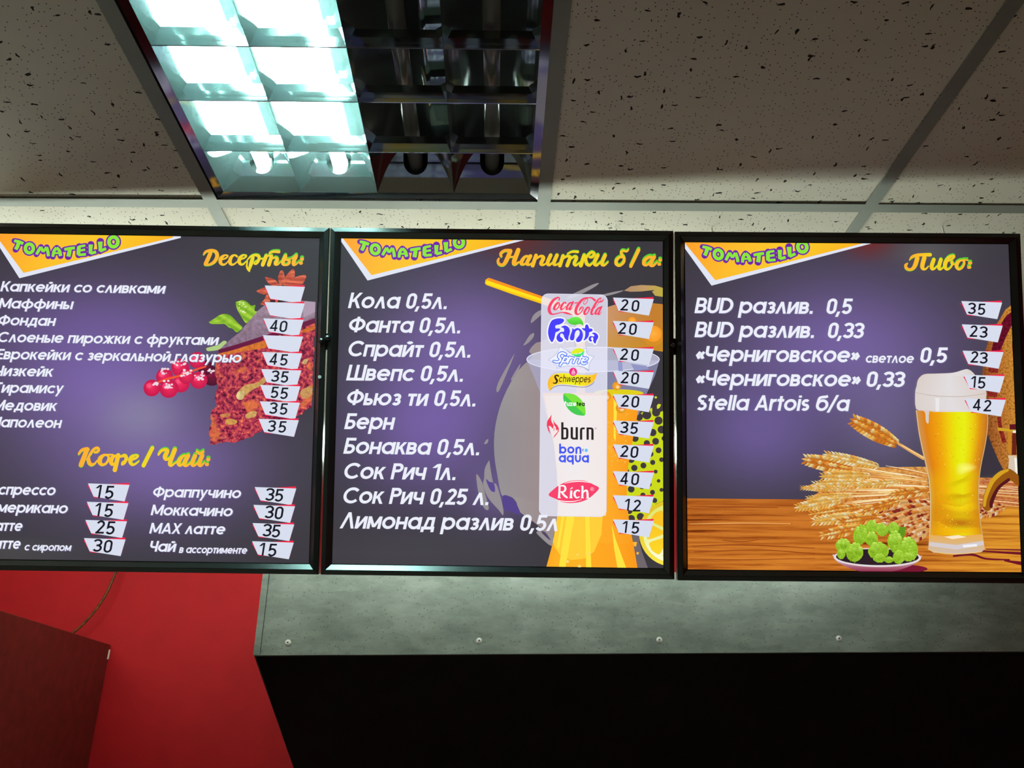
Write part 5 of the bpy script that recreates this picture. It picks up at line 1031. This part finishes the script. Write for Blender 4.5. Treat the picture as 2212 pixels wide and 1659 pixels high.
poly(*G, [(870, 1200), (960, 1160), (1055, 1155), (1045, 1240), (1010, 1290), (940, 1270)], (96, 150, 30), ink=ink); ink.emit('hop_leaf_print')
for k, a in enumerate(((725, 1155, 58, 60, .1), (825, 1185, 58, 62, -.2), (935, 1165, 56, 50, .3), (615, 1235, 68, 95, .2), (725, 1275, 62, 66, 0), (450, 1340, 76, 66, .1), (430, 1420, 40, 46, 0), (955, 1305, 76, 104, -.12), (1090, 1370, 84, 110, -.2), (560, 1405, 84, 88, .25), (790, 1390, 100, 82, -.1), (800, 1460, 62, 40, 0), (985, 1450, 60, 62, .2), (1080, 1450, 54, 40, 0), (890, 1475, 44, 30, 0))): hop(*a, k)
# beer glass: rows of left/right outline, colours run across
rows = [(30, 1150, 1842), (120, 1160, 1848), (250, 1178, 1840), (400, 1208, 1815), (560, 1245, 1782), (700, 1272, 1764), (850, 1285, 1760), (1000, 1288, 1766), (1130, 1284, 1780), (1240, 1278, 1795)]
pal = [(206, 150, 84), (222, 130, 20), (236, 150, 16), (240, 172, 14), (240, 206, 14), (232, 232, 14), (234, 240, 22), (236, 210, 16), (226, 150, 20), (190, 112, 40)]
ink = Ink(B3)
for (y0, a0, b0), (y1, a1_, b1) in zip(rows, rows[1:]):
    n = len(pal) - 1
    for k in range(n):
        q = [(a0 + (b0 - a0) * k / n, y0), (a0 + (b0 - a0) * (k + 1) / n, y0), (a1_ + (b1 - a1_) * (k + 1) / n, y1), (a1_ + (b1 - a1_) * k / n, y1)]
        def cc(i, y):
            c = pal[i]
            if y > 620: c = mixc(c, (238, 196, 14), .35)
            if 950 < y < 1180: c = mixc(c, (206, 130, 20), .45)
            return rgba(c)
        ink.face([zg(p) for p in q], [cc(k, y0), cc(k + 1, y0), cc(k + 1, y1), cc(k, y1)])
ink.emit('beer_print', label='golden beer in the tall glass picture')
for P, c in (([(1555, 540), (1650, 530), (1740, 560), (1735, 600), (1640, 640), (1560, 660), (1530, 610)], (252, 250, 120)), ([(1380, 770), (1480, 720), (1600, 680), (1745, 600), (1755, 680), (1620, 740), (1480, 790)], (214, 190, 10)), ([(1360, 860), (1500, 820), (1650, 840), (1750, 800), (1755, 860), (1600, 900), (1430, 910)], (206, 160, 10)), ([(1380, 930), (1560, 960), (1720, 910), (1750, 990), (1600, 1030), (1430, 985)], (250, 214, 20)), ([(1400, 1080), (1560, 1060), (1750, 1080), (1755, 1150), (1600, 1180), (1430, 1150)], (186, 100, 20)), ([(1300, 1080), (1360, 1170), (1480, 1215), (1700, 1205), (1780, 1160), (1790, 1235), (1285, 1238)], (244, 186, 16))):
    zc_ = [zg(p) for p in P]; mx_, my_ = sum(p[0] for p in zc_) / len(zc_), sum(p[1] for p in zc_) / len(zc_)
    ink = Ink(B3); q = smooth_closed(zc_, 4); ink.k += 1                 # fades out towards its edge
    for i in range(len(q)): ink.face([(mx_, my_), q[i - 1], q[i]], [rgba((*c, .95)), rgba((*c, 0.0)), rgba((*c, 0.0))])
    ink.emit('beer_swirl_print', 'glaze')
ink = Ink(B3)
for k in range(160):
    x, y = rr.uniform(1330, 1760), rr.choice([rr.uniform(60, 560), rr.uniform(760, 1160), rr.uniform(980, 1160)]); q = rr.uniform(1.6, 4.5); disc(ink, zg((x, y)), q * RG, q * RG, rr.choice([(206, 140, 14), (250, 246, 120), (186, 110, 20), (255, 224, 60)]), 6)
ink.emit('beer_bubble_print', kind='stuff')
ink = Ink(B3)
poly(*G, [(1278, 1232), (1500, 1250), (1795, 1225), (1815, 1370), (1780, 1400), (1560, 1418), (1320, 1405), (1268, 1370)], vcol(*G, 1230, (232, 176, 90), 1410, (206, 190, 184)), ink=ink, sub=2)
poly(*G, [(1280, 1300), (1540, 1330), (1800, 1290), (1808, 1330), (1540, 1375), (1276, 1340)], (214, 204, 206), ink=ink); poly(*G, [(1420, 1250), (1560, 1235), (1640, 1255), (1500, 1275)], (250, 232, 200), ink=ink); strokes(ink, *G, [[(1272, 1375, 8), (1400, 1408, 10), (1560, 1416, 10), (1780, 1398, 8)]], (236, 196, 120)); poly(*G, [(1600, 1330), (1740, 1320), (1740, 1345), (1610, 1355)], (240, 240, 246), ink=ink)
ink.emit('glass_foot_print', label='clear glass foot picture', split=True)
ink = Ink(B3)                                       # foam, measured on the upper view
poly(*Hh, [(180, 1080), (195, 1010), (215, 930), (280, 875), (400, 868), (560, 862), (640, 850), (720, 825), (770, 820), (830, 860), (930, 990), (975, 1070), (972, 1180), (990, 1300), (800, 1295), (400, 1296), (340, 1290), (330, 1420), (300, 1400), (285, 1290), (190, 1262)], lambda p: mixc((226, 222, 224), (214, 196, 184), (math.sin(p[0] * 60) * .5 + .5) * .7), sm=True, ink=ink, sub=1, n=3)
ink.emit('foam_print', label='white foam picture')
ink = Ink(B3)
strokes(ink, *Hh, [[(185, 1080, 6), (400, 1116, 8), (700, 1124, 8), (965, 1090, 6)]], (200, 182, 174)); strokes(ink, *G, [[(a + 4, y, 9) for y, a, c in rows]], (222, 190, 140)); strokes(ink, *G, [[(c - 4, y, 8) for y, a, c in rows]], (206, 170, 120)); poly(*Hh, [(405, 1140), (450, 1140), (448, 1290), (410, 1290)], (236, 232, 234), ink=ink)
ink.emit('glass_edge_print', split=True)

# ------------------------------------------------------------------ menu lines
WT = (236, 239, 250)
def menu(b, s, u0, v, u1, cap, name='menu_word', shadow=True):
    if shadow:
        k = Ink(b); line(b, s, u0 + 1.4, v + 1.1, u1 + 1.4, cap, (122, 112, 156), ink=k); k.emit('text_shadow', split=True)
    line(b, s, u0, v, u1, cap, WT, name, label='white slanted menu lettering')
for s, u0, v, u1 in (('Капкейки со сливками', 1, 629.5, 358), ('Маффины', -3, 666, 159), ('Фондан', -5, 702.5, 121), ('Слоеные пирожки с фруктами', -6, 739, 473), ('Еврокейки с зеркальной глазурью', -8, 776, 523), ('Чизкейк', -12, 812, 116), ('Тирамису', -14, 848, 138), ('Медовик', -16, 886, 124), ('Наполеон', -18, 922.6, 134),
                     ('Эспрессо', -26, 1068, 121.5), ('Американо', -28, 1106.5, 148), ('Латте', -30, 1146, 50), ('Латте', -32, 1184.5, 46), ('Фраппучино', 329, 1073.5, 522), ('Моккачино', 326, 1112.7, 504), ('MAX латте', 323, 1152, 488), ('Чай', 322, 1191, 381)): menu(B1, s, u0, v, u1, 22.5)
menu(B1, 'с сиропом', 53, 1188.6, 155, 15.5); menu(B1, 'в ассортименте', 387, 1194, 535, 15.5)
for s, u0, v, u1 in (('Кола 0,5л.', 752, 666, 966), ('Фанта 0,5л.', 751, 718, 995), ('Спрайт 0,5л.', 750, 770, 1017), ('Швепс 0,5л.', 748, 822, 1001), ('Фьюз ти 0,5л.', 747, 875, 1028), ('Берн', 744, 927, 853), ('Бонаква 0,5л.', 742, 980, 1036), ('Сок Рич 1л.', 741, 1034, 985), ('Сок Рич 0,25 л.', 739, 1087, 1056), ('Лимонад разлив 0,5л', 734, 1141, 1208)): menu(B2, s, u0, v, u1, 34.3, shadow=False)
for s, u0, v, u1, c in (('BUD разлив.  0,5', 1499, 677, 1840, 34), ('BUD разлив.  0,33', 1499, 729, 1865, 34), ('«Черниговское»', 1501, 781, 1855, 33.5), ('светлое', 1867, 784, 1973, 20.5), ('0,5', 1984, 784, 2045, 33.5), ('«Черниговское»', 1501, 833, 1857, 33.5), ('0,33', 1868, 836, 1953, 33.5), ('Stella Artois б/а', 1502, 886, 1834, 33)): menu(B3, s, u0, v, u1, c)

# ------------------------------------------------------------------ price tags with stuck-on digits
def price(b, u, v, num, d1=15, d2=37, base=28.5, cap=24, k=1.0):
    q = [(0, 0), (88 * k, 3.2), (77.5 * k, 39), (12 * k, 28.5)]; r = [(-0.8, 4.2), (87.5 * k, -1.2), (79.5 * k, 34), (13.5 * k, 31)]
    ink = Ink(b); fill(ink, [b.at(u + x, v + y) for x, y in r], (242, 36, 74)); acc = ink.emit('tag_accent', label='red corner slivers behind the tag')
    ink = Ink(b); fill(ink, [b.at(u + x, v + y) for x, y in q], (216, 222, 238)); t = ink.emit('price_tag', label='white slanted price tag'); acc.parent = t
    if num:
        for ch, dx, dy in ((num[0], d1, 0), (num[1], d2, 2)):
            ink = Ink(b); w = cap * (.50 if ch == '1' else .75)
            x0, z0 = b.at(u + dx, v + base + dy); text(ink, ch, x0, x0 + w * PX, z0, cap * 1.04 * PX, (24, 22, 34), 0.145, 0.73, 0.12)
            ink.emit('price_digit', parent=t, label='black stick-on digit')
for (u, v), num, a in (((572.6, 617), '', ()), ((572.1, 652.7), '', ()), ((569.7, 688.1), '40', (13, 33.5, 27.5)), ((568.5, 724.3), '', ()), ((566.8, 760.5), '45', (15, 37.5, 27.5)), ((564.9, 797.4), '35', (20.5, 41, 27.5)), ((562.9, 831.6), '55', (21.5, 42, 28.5)), ((562, 867), '35', (19.5, 42, 27)), ((559.6, 904.7), '35', (18.5, 41.5, 28))): price(B1, u, v, num, *a, k=0.985)
for (u, v), num, a in (((191.7, 1044), '15', (15, 35, 31.5, 27)), ((189.4, 1083.6), '15', (16, 36, 31, 27)), ((186.4, 1122.7), '25', (21, 43, 29.5, 27)), ((183.3, 1161.8), '30', (18.5, 41, 29.5, 26)), ((551.4, 1051.8), '35', (22, 42, 29.5, 26)), ((548.7, 1090.2), '30', (23.5, 44.5, 29, 26)), ((547, 1129.4), '35', (20.5, 40, 29, 26)), ((546, 1168.5), '15', (14, 33, 31, 26))): price(B1, u, v, num, *a, k=1.02)
for v, num, a in ((643.3, '20', (15.5, 39, 28)), (693.7, '20', (10.5, 33.5, 28)), (750.7, '20', (14.5, 38, 27)), (801.2, '20', (16, 38, 27)), (851.6, '20', (16.5, 38.5, 27)), (908.6, '35', (14.5, 36, 27)), (960, '20', (15, 36.5, 27)), (1017.7, '40', (14.5, 38, 28)), (1069.4, '12', (24, 42, 33)), (1121.5, '15', (19, 38.5, 29))): price(B2, 1323.8, v, num, *a)
for (u, v), num, a in (((2074, 651.2), '35', (13.5, 34.5, 28)), ((2075, 701.3), '23', (16.5, 37.5, 27)), ((2076.6, 758), '23', (16.5, 36, 26)), ((2078.9, 809.8), '15', (15, 29.5, 28)), ((2081.4, 860.9), '42', (16.5, 39.5, 26))): price(B3, u, v, num, *a)
